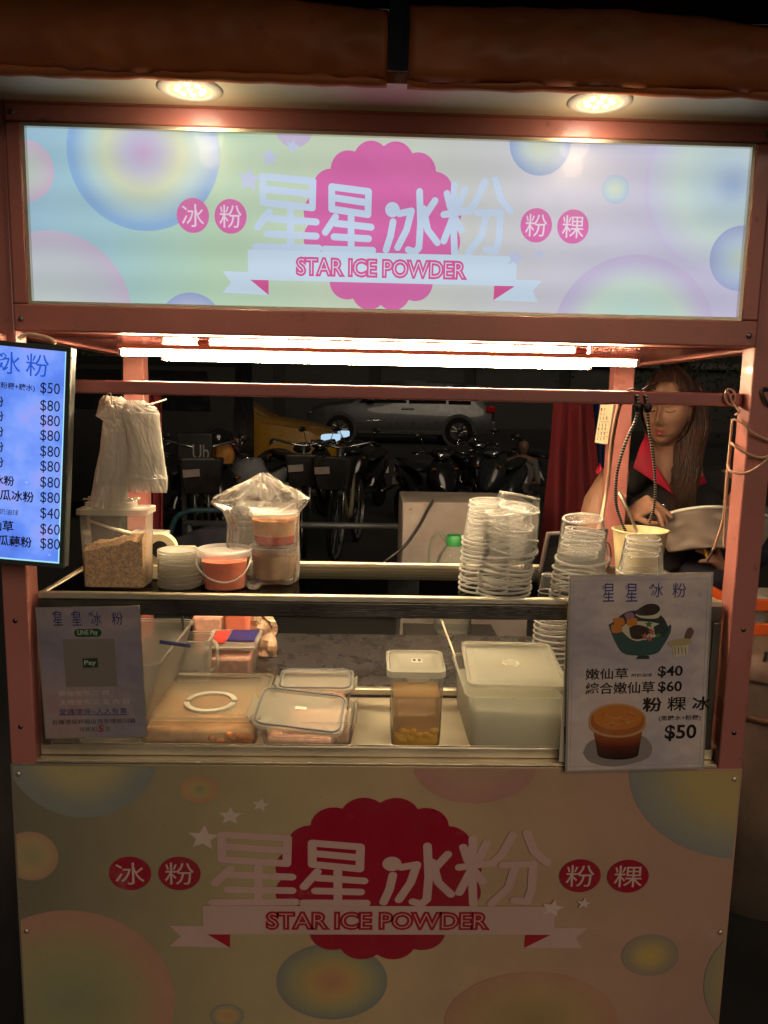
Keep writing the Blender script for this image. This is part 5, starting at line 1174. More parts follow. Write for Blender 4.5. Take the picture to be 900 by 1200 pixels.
hand(mb, wrL, kn, [(-1.35, .072, dv, dv+Vector((.01, 0, -.02)), dv+Vector((0, 0, -.04))), (-.45, .080, dv+Vector((.0, .0, .004)), dv+Vector((0, 0, -.012)), dv+Vector((0, 0, -.035))),
     (.45, .074, dv+Vector((-.006, 0, -.01)), dv+Vector((-.02, 0, -.04)), dv+Vector((-.03, 0, -.06))), (1.35, .058, dv+Vector((-.02, -.01, -.02)), dv+Vector((-.04, 0, -.05)), dv+Vector((-.05, 0, -.06)))], 1.0, sd)
tb = wrL*.55+kn*.45+Vector((-.006, -.012, -.022)); limb(mb, [wrL+Vector((0, -.006, -.010)), tb, tb+Vector((.030, -.012, -.016)), tb+Vector((.052, -.014, -.016))], [.014, .0125, .0095, .0075], 10)
# other arm and hand lower down
elR = P(872, 660, WY_+.0); wrR = P(848, 668, WY_-.12)
limb(mb, [shr, (shr+elR)/2+Vector((.01, 0, 0)), elR], [.054, .048, .040], 16); limb(mb, [elR, (elR+wrR)/2, wrR], [.040, .034, .024], 14)
kn2 = P(831, 652, WY_-.17); d2 = P(815, 637, WY_-.2)-kn2
hand(mb, wrR, kn2, [(-1.35, .062, d2+Vector((.02, 0, .02)), d2, d2), (-.45, .075, d2+Vector((.01, 0, .01)), d2, d2+Vector((0, 0, -.02))), (.45, .074, d2, d2+Vector((-.02, 0, -.01)), d2+Vector((-.02, 0, -.03))), (1.35, .06, d2+Vector((-.02, 0, -.03)), d2+Vector((-.03, 0, -.04)), d2+Vector((-.02, 0, -.05)))], .95, Vector((.6, -.2, -.7)))
tb = wrR*.5+kn2*.5+Vector((.004, -.008, .018)); limb(mb, [wrR, tb, tb+Vector((-.012, -.008, .032)), tb+Vector((-.02, -.01, .048))], [.013, .012, .0092, .0075], 10)
def skinmat(c):
    l = HI @ c
    if abs(l.x) < .024 and -.0745 < l.z < -.0475 and l.y < -.072:
        w_ = .0195*math.sqrt(max(0, 1-((l.z+.0612)/.0125)**2))
        if abs(l.x) < w_: return 1
    for s_ in (-1, 1):
        x = s_*l.x
    return 0
remesh(mb, 'body', [skin, lips, browm], woman, .0032, 3, skinmat)
HV = [HI @ v for v in vs]; HV = [v for v in HV if v.y < -.03]
def onface(x, z, off=.0012):
    v = min(HV, key=lambda q: (q.x-x)**2+(q.z-z)**2); return HM @ Vector((x, v.y-off, z))
for s_ in (-1, 1):
    MB().tube(smoothpath([onface(s_*(.016+.029*k/6), .0065-.0052*sin(pi*k/6)+.0012*k/6) for k in range(7)], 3), [.0007]+[.0014]*17+[.0008], 6).build('eyelash', browm, woman, smooth=True)
    MB().tube(smoothpath([onface(s_*(.017+.028*k/5), .0165+.0022*sin(pi*k/5), .0004) for k in range(6)], 3), .0006, 5).build('eyelid_crease', browm, woman, smooth=True)
    MB().tube(smoothpath([onface(s_*(.011+.038*k/6), .033+.0045*sin(pi*k/6*.85), .0006) for k in range(7)], 3), [.0020]*14+[.0016, .0013, .001, .0008, .0005], 6, flat=.6).build('eyebrow', browm, woman, smooth=True)
MB().tube(smoothpath([onface(-.019+.038*k/6, -.0605+.0010*sin(pi*k/3), .0003) for k in range(7)], 3), .0007, 5).build('mouth_line', browm, woman, smooth=True)
# vest
mb = MB()
mb.ball(chest+Vector((0, .008, -.005)), (.166, .102, .150), 28, 18); mb.ball(chest+Vector((0, .02, -.2)), (.158, .108, .22), 24, 16)
limb(mb, [shl+Vector((.050, .005, -.002)), neckb+Vector((-.052, .022, -.02))], [.058, .046], 18); limb(mb, [shr+Vector((-.05, .005, -.002)), neckb+Vector((.055, .022, -.02))], [.056, .046], 18)
mb.ball(hip, (.185, .13, .14), 20, 12)
remesh(mb, 'vest', vest, woman, .006, 6)
# opened skin V, collar leaves (shaped sheets that stand off the vest)
yv = WY_-.055
def flapm(name, pts, mat, dy=0, bulge=.012, solid=.003):
    q = [P(x, y, Y) for x, y, Y in pts]; c_ = sum(q, Vector())/len(q)+Vector((0, -bulge, 0)); mb = MB(); n_ = len(q)
    mb.add(q+[c_], [(i, (i+1) % n_, n_) for i in range(n_)]); return mb.build(name, mat, woman, smooth=True, solid=solid)
Y0 = WY_-.050
flapm('throat', [(761, 512, Y0+.05), (800, 512, Y0+.05), (806, 545, Y0+.015), (800, 580, Y0+.0), (786, 574, Y0-.004), (770, 556, Y0), (762, 536, Y0+.02)], skin, bulge=.004)
flapm('collar', [(757, 508, Y0+.02), (763, 520, Y0+.005), (768, 545, Y0-.012), (792, 582, Y0-.022), (786, 577, Y0-.024), (742, 548, Y0-.02), (749, 525, Y0+.0)], redv, bulge=.006)
flapm('collar', [(812, 535, Y0+.01), (820, 545, Y0), (828, 566, Y0-.012), (812, 571, Y0-.02), (800, 578, Y0-.02), (806, 555, Y0-.010)], redv, bulge=.006)
flapm('armhole_trim', [(703, 543, WY_+.0), (706, 549, WY_-.02), (701, 556, WY_-.01), (698, 553, WY_+.0)], redv, bulge=.002)
# hair: a cap plus long locks
mb = MB()
def cap(a, q):
    x = sin(a)*cos(q); y = sin(a)*sin(q); z = -cos(a); v = Vector((x*.086, y*.108+.010, z*.124+.008))
    v += Vector((x, y, z))*(.003*noise.noise(Vector((x*3, y*3, z*3)))+.0016*sin(q*38))
    return v
n, k = 110, 46
vs = []; fs = []
for i in range(k+1):
    for j in range(n): vs.append(cap(pi*i/k, 2*pi*j/n))
def keep(v):                                    # leave the face free
    if v.y > -.018: return v.z > -.10
    edge = .088-1.5*max(0, abs(v.x-.010)-.026); return v.z > edge
for i in range(k):
    for j in range(n):
        f = (i*n+j, i*n+(j+1) % n, (i+1)*n+(j+1) % n, (i+1)*n+j)
        if all(keep(vs[q]) for q in f): fs.append(f)
mb.add([HM @ v for v in vs], fs)
random.seed(11)
def lockring(cx, cy_, Y, hw, dp, z_off=0, n_=20):
    c_ = P(cx, cy_, Y); return [Vector((c_.x+hw/364*cos(2*pi*k/n_)*(1+.10*sin(k*5.3+cx)), Y+dp*sin(2*pi*k/n_), c_.z+.004*cos(2*pi*k/n_))) for k in range(n_)]
mb.rings([lockring(806, 452, WY_+.02, 14, .05), lockring(810, 475, WY_+.01, 17, .05), lockring(811, 500, WY_-.01, 18, .045), lockring(807, 530, WY_-.03, 15, .035), lockring(803, 560, WY_-.05, 13, .028), lockring(800, 585, WY_-.06, 11, .02), lockring(797, 603, WY_-.065, 6, .01)])
for i in range(520):
    t_ = random.random(); a_ = 2*pi*random.random(); f_ = .92+.16*random.random()
    def lk(cx, cy_, Y, hw, dp): c_ = P(cx, cy_, Y); return Vector((c_.x+hw/364*f_*cos(a_)+random.gauss(0, .0012), Y+dp*f_*sin(a_), c_.z))
    e_ = random.uniform(-16, 12)
    pts = [lk(804, 446, WY_+.02, 12, .05), lk(809, 475, WY_+.01, 18, .05), lk(811, 502, WY_-.01, 18.5, .045), lk(807+random.gauss(0, .8), 532, WY_-.03, 15.5, .036), lk(803+random.gauss(0, 2), 562, WY_-.05, 14, .03), lk(797+random.gauss(0, 5), 592+e_, WY_-.062, 10, .02)]
    mb.tube(smoothpath(pts, 3), [.0016]*12+[.0014, .0012, .0009, .0004], 4, cap=False)
for i in range(160):                              # far side of the head, behind the neck
    t_ = random.random(); a0 = HM @ Vector((-.074+.03*t_, .02+.05*t_, .02)); e_ = P(758+18*t_, 528+42*random.random(), WY_+.02+.05*t_)
    mb.tube(smoothpath([a0, (a0+e_)/2+Vector((-.006, 0, -.01)), e_], 4), .0025, 4)
for i in range(260):                              # combed strands over the crown
    q0 = random.uniform(-.2*pi, 1.2*pi); pts = []
    for k_ in range(7):
        a_ = pi-(.05+.42*k_/6*pi); x_, y_ = sin(a_)*cos(q0), sin(a_)*sin(q0); v_ = Vector((x_*.0885, y_*.110+.010, -cos(a_)*.1265+.008))
        if v_.y < -.018 and v_.z < .092-1.5*max(0, abs(v_.x-.010)-.026): break
        pts.append(HM @ v_)
    if len(pts) > 2: mb.tube(pts, .0014, 4, cap=False)
mb.build('hair', hairm, woman, smooth=True)
o = MB(); o.ball(P(778, 592, WY_-.262), (.006, .006, .005), 12, 8); o.build('ring', M['chrome'], woman, smooth=True)
a = P(738, 603, WY_-.17); MB().lathe([(.0255, -.002), (.0275, 0), (.0255, .002)], 20, tuple(wrL*.96+elL*.04), M=Matrix.Rotation(R(70), 3, 'Y')).build('bracelet', M['black'], woman, smooth=True)
mb = MB()
for k in range(16): mb.ball(P(823+k*.35, 636+k*1.1, WY_-.20), (.0035, .003, .0035), 8, 6)
mb.build('bead_bracelet', M['jelly_yellow'], woman, smooth=True)
# pale open bag on her lap
bgc = P(836, 612, WY_-.16)
t = thing('open_bag', tuple(bgc), 'pale open plastic bag with a curved rim that the woman reaches into', 'bag')
def bagf(u, v):
    th = -pi*.02+pi*1.04*u; x = 836-76*cos(th); yy = 604+7*cos(th*2)-3*sin(th)+v*(34+14*sin(th)); rx_ = 1-.30*v
    p = P(836+(x-836)*rx_, yy, WY_-.12-.16*sin(th)*(1-.3*v)+.008*noise.noise(Vector((u*9, v*5, 0)))); return p
MB().grid(bagf, 60, 20).build('bag_wall', pbr('pale_bag', L((176, 160, 148)), .6, var=.12, scale=7, bump=.3, bscale=30), t, smooth=True, solid=.002)
MB().tube([bagf(i/60, 0) for i in range(61)], .0052, 8).build('rim', M['white_plastic'], t, smooth=True)
t = thing('stool', (hip.x, hip.y+.05, GZ), 'dark round stool under the seated woman', 'stool')
MB().lathe([(0, .52), (.18, .52), (.18, .49), (.03, .48), (.03, .03), (.2, .02), (.2, 0), (0, 0)], 28, (hip.x, hip.y+.05, GZ)).build('seat', M['dark'], t, smooth=True, angle=40)

# ================================================================= CLOSE BACKGROUND
# white plinth, jug on a crate
a, b_ = P(472, 592, 1.45), P(625, 592, 1.45)
t = thing('white_plinth', (a.x, 1.6, GZ), 'scuffed white painted block standing behind the cart', 'block')
MB().box(a.x, b_.x, 1.45, 1.80, GZ, P(472, 588, 1.45).z).build('block', M['plinth'], t, bevel=.006)
cord('ground_cable', [(508, 586, 1.42), (500, 600, 1.40), (490, 618, 1.36), (474, 640, 1.32), (455, 655, 1.3), (440, 668, 1.3)], .006, M['cable_black'], 'black cable trailing down over the left edge of the white block', 'cable')
j = P(531, 700, 1.05)
t = thing('wooden_crate', (j.x, 1.05, GZ), 'low dark crate carrying the green-capped jug', 'crate')
for k in range(4): MB().box(j.x-.16, j.x+.16, .92, 1.2, GZ+.02+k*.16, GZ+.15+k*.16).build('slat', M['dark'], t, bevel=.004)
jz = GZ+.64
t = thing('green_cap_jug', (j.x, 1.05, jz), 'clear plastic jug with a green cap behind the glass shelf', 'jug')
tz = P(531, 628, 1.05).z-jz
MB().lathe([(0, .002), (.058, .002), (.064, .012), (.064, tz*.70), (.055, tz*.80), (.030, tz*.9), (.027, tz*.93)], 36, (j.x, 1.05, jz)).build('jug_wall', film('jug_plastic', L((200, 205, 190)), .25, .8, .2, .5, .15), t, smooth=True, angle=60)
MB().lathe([(.027, tz*.90), (.0285, tz*.90), (.0285, tz), (.026, tz*1.01), (0, tz*1.01)], 30, (j.x, 1.05, jz)).build('cap', M['green'], t, smooth=True, angle=40)
MB().tube(smoothpath([(j.x-.026, 1.05, jz+tz*.93), (j.x-.052, 1.05, jz+tz*1.03), (j.x-.078, 1.05, jz+tz*.94), (j.x-.082, 1.05, jz+tz*.7), (j.x-.06, 1.05, jz+tz*.62)], 6), .006, 8).build('handle', film('jug_handle', L((200, 200, 190)), .4, .8), t, smooth=True)
def drape(x0, x1, y0p, y1p, Y, mat, lab, name='hanging_cloth', seed=0, flare=0):
    t = thing(name, tuple(P((x0+x1)/2, y0p, Y)), lab, 'cloth')
    def f(u, v):
        px = x0+(x1-x0)*u+flare*(u-.5)*v; p = P(px, y0p+(y1p-y0p)*v, Y); p.y += .04*sin(u*14+seed)*(.4+v)+.03*noise.noise(Vector((u*4, v*2, seed))); return p
    MB().grid(f, 70, 20).build('cloth', mat, t, smooth=True, solid=.004); return t
drape(650, 694, 470, 760, 2.0, M['redcloth'], 'dark red cloth hanging behind the cups, left of the blue cloth', seed=2, flare=52)
drape(692, 716, 462, 760, 2.15, M['bluecloth'], 'dark blue cloth hanging between the red cloth and the rear post', seed=5, flare=14)
drape(167, 189, 458, 660, 1.5, M['redcloth'], 'dark red cloth strip hanging just right of the left rear post', seed=8)
t = thing('draped_seat', tuple(P(245, 640, 1.2)), 'dark navy cloth draped over a seat behind the tape dispenser', 'cloth')
def ds(u, v):
    p = P(190+90*u, 640-24*sin(pi*min(1, u*1.05)*.62)*1.0+(60*v), 1.25-.25*v); p.y += .02*noise.noise(Vector((u*6, v*4, 0))); return p
MB().grid(ds, 30, 14).build('cloth', pbr('navy_cloth', L((20, 24, 40)), .85), t, smooth=True, solid=.004)

# right of the cart: white drum, orange crate, dark clutter, pale sheet
c = P(902, 800, .62)
drum_m = pbr('stained_shaded_drum_plastic', L((96, 84, 74)), .5, var=.3, scale=6, wear=1)  # white plastic with shade put into its base colour, wear stains on top
t = thing('white_drum', (c.x, .62, GZ), 'stained, shade-darkened white plastic drum with black slots round its lid, right of the cart', 'drum')
dz = P(895, 758, .50).z-GZ
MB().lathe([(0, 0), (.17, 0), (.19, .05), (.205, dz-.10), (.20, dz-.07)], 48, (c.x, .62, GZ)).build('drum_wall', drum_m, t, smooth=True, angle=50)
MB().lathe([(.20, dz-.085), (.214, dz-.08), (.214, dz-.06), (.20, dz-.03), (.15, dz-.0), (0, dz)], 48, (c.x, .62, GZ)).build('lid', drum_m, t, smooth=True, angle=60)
MB().lathe([(.204, dz-.20), (.210, dz-.195), (.210, dz-.185), (.204, dz-.18)], 48, (c.x, .62, GZ)).build('hoop', pbr('brown_hoop', L((90, 60, 40)), .6), t, smooth=True)
mb = MB()
for k in range(26):
    a = 2*pi*k/26; mb.tube([(c.x+.168*cos(a), .62+.168*sin(a), dz+GZ-.010), (c.x+.196*cos(a), .62+.196*sin(a), dz+GZ-.030)], .0045, 6)
tag(mb.build('slot', M['black'], t), kind='stuff')
t = thing('orange_crate', (c.x+.05, .74, dz+GZ), 'orange plastic crate standing on the white drum', 'crate')
oc = pbr('orange_plastic', L((206, 84, 26)), .45, var=.1); x0, x1 = c.x-.135, c.x+.2; zb = dz+GZ
for (za, zb_) in ((0, .035), (.072, .105)):
    MB().box(x0, x1, .60, .612, zb+za, zb+zb_).build('side_slat', oc, t, bevel=.003)
for x in (x0, x1-.012): MB().box(x, x+.012, .598, .86, zb+.001, zb+.106).build('end_panel', oc, t, bevel=.003)
MB().box(x0+.012, x1-.012, .613, .85, zb+.002, zb+.008).build('crate_floor', oc, t)
t = thing('clear_packs', (c.x, .72, zb), 'clear wrapped packs inside the orange crate', 'package')
for k in range(3): MB().box(c.x-.11+k*.10, c.x-.02+k*.10, .63, .80, zb+.009, zb+.085+.01*k).build('pack', M['whitebag'], t, bevel=.012)
t = thing('clothes_heap', (c.x, .95, GZ), 'dark jackets heaped on a chair beyond the right front post', 'clothing')
mb = MB(); random.seed(5)
for k in range(16): mb.ball((c.x+.02+random.gauss(0, .07), 1.0+random.gauss(0, .05), P(890, 690, 1.0).z+random.gauss(0, .09)), (.09, .07, .06), 14, 8)
for k in range(8): mb.ball((c.x+.02, 1.02, GZ+.1+k*.1), (.12, .1, .1), 14, 8)
remesh(mb, 'jacket', pbr('dark_jacket', L((30, 26, 44)), .8, var=.5, scale=8), t, .012, 3)
t = thing('pale_tabletop', tuple(P(890, 618, .95)), 'edge of a pale folding table seen past the right front post', 'table')
q = P(876, 612, .9); MB().box(q.x, q.x+.5, .9, 1.3, q.z-.012, q.z).build('tabletop', M['plinth'], t, bevel=.003)
for x in (q.x+.03, q.x+.45): MB().tube([(x, 1.1, q.z-.012), (x, 1.1, GZ)], .012, 10).build('leg', M['steel_dark'], t)

# ================================================================= METAL BARRIER
Yb = 3.4; z1 = P(400, 616, Yb).z
t = thing('metal_barrier', (-.3, Yb, GZ), 'grey tubular metal barrier behind the cart, in front of the bicycles', 'barrier')
gal = pbr('galvanised', L((120, 124, 124)), .45, .6)
MB().tube([(P(215, 606, Yb).x, Yb, z1), (P(560, 622, Yb).x, Yb, z1)], .021, 14).build('top_rail', gal, t, smooth=True)
for px in (222, 300, 470, 556): MB().tube([(P(px, 616, Yb).x, Yb, z1), (P(px, 616, Yb).x, Yb, GZ)], .018, 12).build('post', gal, t, smooth=True)
MB().tube([(P(222, 616, Yb).x, Yb, GZ+.25), (P(556, 616, Yb).x, Yb, GZ+.25)], .016, 12).build('lower_rail', gal, t, smooth=True)
t = thing('added_dark_van', (P(205, 500, 7.0).x, 7.5, GZ), 'added black van body that blacks out the taxi cabin at the far left', 'van')  # invented van, put in to keep this corner black
vb = pbr('van_black', (.004, .004, .005, 1), .5, spec=.2); x0, x1 = P(120, 500, 7.0).x, P(273, 500, 7.0).x
MB().rings([[Vector((x, y, z)) for y, z in ((7.0, GZ+.25), (6.96, GZ+.9), (7.05, GZ+1.25), (7.2, GZ+1.75), (7.4, GZ+1.85), (8.4, GZ+1.85), (8.6, GZ+1.2), (8.6, GZ+.25))] for x in (x0-2.6, x0-2.5, x1-.12, x1)]).build('body', vb, t, smooth=True, angle=35)
for xx in (x1-.62, x0-1.7): MB().lathe([(.18, -.1), (.31, -.1), (.33, 0), (.31, .1), (.18, .1), (.18, -.1)], 30, (xx, 7.05, GZ+.33), M=Matrix.Rotation(R(90), 3, 'X')).build('wheel', M['rubber'], t, smooth=True)
for xa, xb in ((x1-1.1, x1-.25), (x1-2.3, x1-1.2)): MB().add([Vector((xa, 7.04, GZ+1.27)), Vector((xb, 7.04, GZ+1.27)), Vector((xb-.06, 7.185, GZ+1.70)), Vector((xa+.04, 7.185, GZ+1.70))], [(0, 1, 2, 3)]).build('window', pbr('van_window', (.004, .004, .005, 1), .08), t)
MB().box(x1-.01, x1+.02, 7.05, 7.25, GZ+.85, GZ+.98).build('tail_light', M['tail'] if 'tail' in M else pbr('van_red_lens', L((120, 12, 14)), .2), t, bevel=.01)
t = thing('blue_hose', tuple(P(200, 620, Yb-.1)), 'dull blue hose bent in an arch beside the metal barrier', 'hose')
MB().tube(smoothpath([P(200, 650, Yb-.1), P(199, 628, Yb-.1), P(206, 608, Yb-.1), P(218, 600, Yb-.1), P(232, 598, Yb-.1), P(262, 598, Yb-.05)], 8), .018, 10).build('tube', pbr('dull_blue', L((36, 74, 84)), .6), t, smooth=True)

# ================================================================= BICYCLES WITH FRONT BASKETS
spk = pbr('spoke_steel', L((170, 170, 170)), .3, 1)
def bicycle():
    t = thing('bicycle', (0, 0, 0), 'x', 'bicycle', 'parked bicycles with front baskets')
    def wheel(y):
        w_ = MB(); mr = Matrix.Rotation(R(90), 3, 'Y')
        w_.lathe([(.31, -.02), (.335, -.012), (.335, .012), (.31, .02), (.31, -.02)], 36, (0, y, .335), M=mr); o = w_.build('wheel', M['rubber'], t, smooth=True, world=False)
        r_ = MB(); r_.lathe([(.298, -.014), (.309, -.014), (.309, .014), (.298, .014), (.298, -.014)], 36, (0, y, .335), M=mr); r_.build('rim', spk, o, world=False)
        s_ = MB()
        for k in range(18): a = 2*pi*k/18; s_.tube([(.012*(-1)**k, y, .335), (0, y+.3*cos(a), .335+.3*sin(a))], .0022, 4)
        tag(s_.build('spoke', spk, o, world=False), kind='stuff'); return o
    wheel(-.52); wheel(.52)
    fm_ = M['frame']
    mb = MB()
    for s_ in (-1, 1): mb.tube([(s_*.055, -.52, .335), (s_*.055, -.46, .66), (0, -.42, .72)], .013, 8)
    mb.tube([(0, -.42, .70), (0, -.38, 1.0)], .018, 8); mb.build('fork', spk, t, smooth=True, world=False)
    mb = MB(); mb.tube(smoothpath([(0, -.40, .82), (0, -.1, .42), (0, .05, .32), (0, .2, .45), (0, .25, .85)], 5), .024, 8); mb.tube([(0, .05, .32), (0, .52, .335)], .016, 8); mb.tube([(0, .22, .7), (0, .52, .335)], .012, 8); mb.build('frame', fm_, t, smooth=True, world=False)
    mb = MB(); mb.tube(smoothpath([(-.29, -.18, 1.02), (-.27, -.30, 1.05), (-.12, -.38, 1.02), (0, -.38, 1.0), (.12, -.38, 1.02), (.27, -.30, 1.05), (.29, -.18, 1.02)], 5), .012, 8); mb.build('handlebar', spk, t, smooth=True, world=False)
    for s_ in (-1, 1):
        MB().tube([(s_*.29, -.20, 1.022), (s_*.30, -.07, 1.01)], .017, 8).build('grip', M['black'], t, smooth=True, world=False)
        MB().tube([(s_*.24, -.33, 1.045), (s_*.29, -.34, 1.02), (s_*.31, -.25, .99)], .006, 6).build('brake_lever', spk, t, smooth=True, world=False)
    MB().ball((0, .25, .93), (.09, .13, .045), 18, 10).build('saddle', M['black'], t, smooth=True, world=False)
    mb = MB(); tub(mb, 0, -.60, .66, .93, .135, .10, .175, .135, .03, .012); mb.build('basket', M['dark'], t, smooth=True, angle=50, world=False)
    MB().box(-.085, .045, -.748, -.744, .80, .86, Matrix.Rotation(R(-4), 4, 'Y')).build('label_plate', M['plinth'], t, world=False)
    MB().box(.10, .14, -.66, -.56, .66, .93).build('basket_strap', M['black'], t, world=False)
    MB().lathe([(0, -.02), (.045, -.02), (.05, 0), (.03, .03), (0, .03)], 18, (0, -.49, .62), M=Matrix.Rotation(R(90), 3, 'X')).build('front_lamp', M['chrome'], t, smooth=True, world=False)
    return t
M['frame'] = pbr('bike_frame_grey', L((120, 112, 90)), .4)
bk = bicycle()
spots = [(347, 5.2, 6, 'grey shared bicycle with a labelled front basket, partly behind the clear bag', .0), (406, 5.0, -10, 'grey shared bicycle with a labelled front basket, right of the clear bag', 0), (214, 4.6, 12, 'grey shared bicycle with a labelled basket at the far left, above the barrier', 0)]
for i, (px, Y, rz, lab, _) in enumerate(spots):
    x = P(px, 560, Y).x
    if i == 0: bk.location = (x, Y+.7, GZ); bk.rotation_euler = (0, 0, R(rz)); bk['label'] = lab
    else: copy_tree(bk, None, (x, Y+.7, GZ), lab, (0, 0, R(rz)))

# ================================================================= SCOOTERS
def scooter(body, lab):
    t = thing('scooter', (0, 0, 0), lab, 'scooter', 'parked motor scooters')
    mr = Matrix.Rotation(R(90), 3, 'Y')
    for y in (-.62, .58):
        o = MB().lathe([(.15, -.05), (.225, -.04), (.24, 0), (.225, .04), (.15, .05), (.15, -.05)], 30, (0, y, .24), M=mr).build('wheel', M['rubber'], t, smooth=True, world=False)
        MB().lathe([(.03, -.045), (.15, -.03), (.15, .03), (.03, .045), (.03, -.045)], 20, (0, y, .24), M=mr).build('rim', M['steel_dark'], o, smooth=True, angle=40, world=False)
    def ringy(y, z, hw, hh, n=20): return [Vector((hw*cos(2*pi*k/n)*abs(cos(2*pi*k/n))**-.15 if abs(cos(2*pi*k/n)) > .01 else 0, y, z+hh*sin(2*pi*k/n))) for k in range(n)]
    MB().rings([ringy(-.70, .55, .03, .02), ringy(-.66, .62, .11, .10), ringy(-.56, .70, .18, .20), ringy(-.48, .72, .20, .26), ringy(-.44, .72, .17, .24)]).build('front_shield', body, t, smooth=True, world=False)
    MB().rings([ringy(-.70, .42, .05, .015), ringy(-.66, .46, .075, .03), ringy(-.50, .49, .07, .03)]).build('mudguard', body, t, smooth=True, world=False)
    MB().rings([ringy(-.05, .36, .12, .06), ringy(.1, .5, .16, .16), ringy(.35, .58, .17, .18), ringy(.62, .68, .14, .13), ringy(.80, .74, .06, .05)]).build('rear_body', body, t, smooth=True, world=False)
    MB().box(-.13, .13, -.48, .05, .28, .34).build('footboard', M['dark'], t, bevel=.01, world=False)
    MB().rings([ringy(-.02, .76, .11, .03), ringy(.1, .79, .14, .05), ringy(.4, .80, .13, .05), ringy(.68, .84, .10, .04)]).build('seat', M['black'], t, smooth=True, world=False)
    MB().rings([ringy(-.56, .98, .05, .03), ringy(-.53, 1.0, .12, .06), ringy(-.44, 1.01, .13, .065), ringy(-.38, 1.0, .08, .04)]).build('cowl', body, t, smooth=True, world=False)
    MB().ball((0, -.545, .985), (.085, .03, .042), 20, 12).build('headlight', M['chrome'], t, smooth=True, world=False)
    MB().tube([(0, -.45, .70), (0, -.45, .98)], .03, 10).build('steering_column', M['dark'], t, world=False)
    for s_ in (-1, 1):
        MB().tube([(s_*.10, -.43, 1.0), (s_*.22, -.42, 1.03), (s_*.34, -.36, 1.01)], .015, 8).build('handlebar', M['black'], t, smooth=True, world=False)
        MB().tube([(s_*.24, -.44, 1.03), (s_*.35, -.50, 1.0)], .006, 6).build('brake_lever', M['chrome'], t, smooth=True, world=False)
        MB().tube([(s_*.20, -.43, 1.03), (s_*.25, -.44, 1.16), (s_*.27, -.44, 1.20)], .006, 6).build('mirror_stem', M['chrome'], t, smooth=True, world=False)
        MB().ball((s_*.29, -.445, 1.22), (.06, .018, .038), 18, 10).build('mirror', M['black'], t, smooth=True, world=False)
        MB().ball((s_*.15, -.585, .83), (.035, .025, .02), 12, 8).build('indicator', pbr('amber_lens', L((110, 60, 18)), .2), t, smooth=True, world=False)
        MB().tube([(s_*.03 if s_ < 0 else .10, -.62, .24), (s_*.09, -.55, .5)], .02, 8).build('fork', M['steel_dark'], t, smooth=True, world=False)
    MB().tube([(.17, .15, .28), (.19, .5, .32), (.19, .78, .36)], [.03, .05, .055], 12).build('exhaust', M['steel_dark'], t, smooth=True, world=False)
    MB().box(-.07, .07, .80, .81, .50, .60).build('number_plate', M['white_plastic'], t, world=False)
    return t
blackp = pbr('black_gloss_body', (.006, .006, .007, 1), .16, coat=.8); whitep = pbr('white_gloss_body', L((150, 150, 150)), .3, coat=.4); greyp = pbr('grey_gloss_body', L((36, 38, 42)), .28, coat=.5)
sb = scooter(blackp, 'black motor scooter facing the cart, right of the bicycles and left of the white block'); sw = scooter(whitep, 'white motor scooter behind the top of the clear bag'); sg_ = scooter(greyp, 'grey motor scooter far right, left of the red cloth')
def put(o, px, Y, rz): o.location = (P(px, 560, Y).x, Y, GZ); o.rotation_euler = (0, 0, R(rz)); o.scale = (.87, .87, .87)
put(sb, 496, 7.0, 22); put(sw, 288, 6.2, -28); put(sg_, 590, 7.4, -30)
for px, Y, rz, src, lab in ((240, 5.7, 30, sb, 'black motor scooter with an amber bag on its handlebar at the left'), (352, 8.2, 40, sb, 'black motor scooter parked in front of the taxi wheel'), (430, 8.4, -20, sb, 'black motor scooter in front of the grey estate car'),
                            (545, 9.0, 15, sb, 'black motor scooter left of the seated passer-by'), (640, 9.5, 40, sg_, 'grey motor scooter beyond the seated passer-by'), (196, 6.1, -20, sb, 'black motor scooter farthest left, behind the shared bicycles')):
    o = copy_tree(src, None, None, lab); put(o, px, Y, rz)
# bags and helmet on the left scooter
c = P(255, 508, 5.2)
t = thing('helmet', tuple(c), 'dark glossy helmet resting on the handlebar of the left scooter', 'helmet')
MB().ball(c+Vector((.0, .05, -.05)), (.13, .15, .12), 26, 16).build('shell', blackp, t, smooth=True)
MB().ball(c+Vector((.0, -.02, -.06)), (.11, .10, .07), 22, 12).build('visor', M['glassclear'], t, smooth=True)
def sack(px0, py0, px1, py1, Y, mat, lab, nm):
    a, b_ = P(px0, py0, Y), P(px1, py1, Y); c = (a+b_)/2; t = thing(nm, tuple(c), lab, 'bag')
    rings = []; n_ = 24
    for j_ in range(9):
        v = j_/8; hw = abs(b_.x-a.x)/2*(.45+.62*sin(pi*min(v*.62+.12, .98))); rings.append([Vector((c.x+hw*cos(2*pi*k/n_)*(1+.12*noise.noise(Vector((k*.7, j_*.6, px0)))), Y+hw*.6*sin(2*pi*k/n_), a.z+(b_.z-a.z)*v)) for k in range(n_)])
    MB().rings(rings).build('bag_body', mat, t); return t
sack(252, 520, 274, 543, 5.1, pbr('amber_bag', L((168, 112, 44)), .6, var=.3, scale=20), 'amber yellow shopping bag hanging from the left scooter', 'shopping_bag')
sack(228, 552, 254, 590, 5.0, pbr('grey_white_bag', L((84, 78, 78)), .6, var=.3, scale=12), 'grey white plastic bag hanging low on the left scooter', 'shopping_bag')
sack(272, 536, 312, 566, 5.6, pbr('pale_cover', L((110, 110, 116)), .6, var=.25, scale=6), 'pale seat cover bundle behind the peak of the clear bag', 'seat_cover')
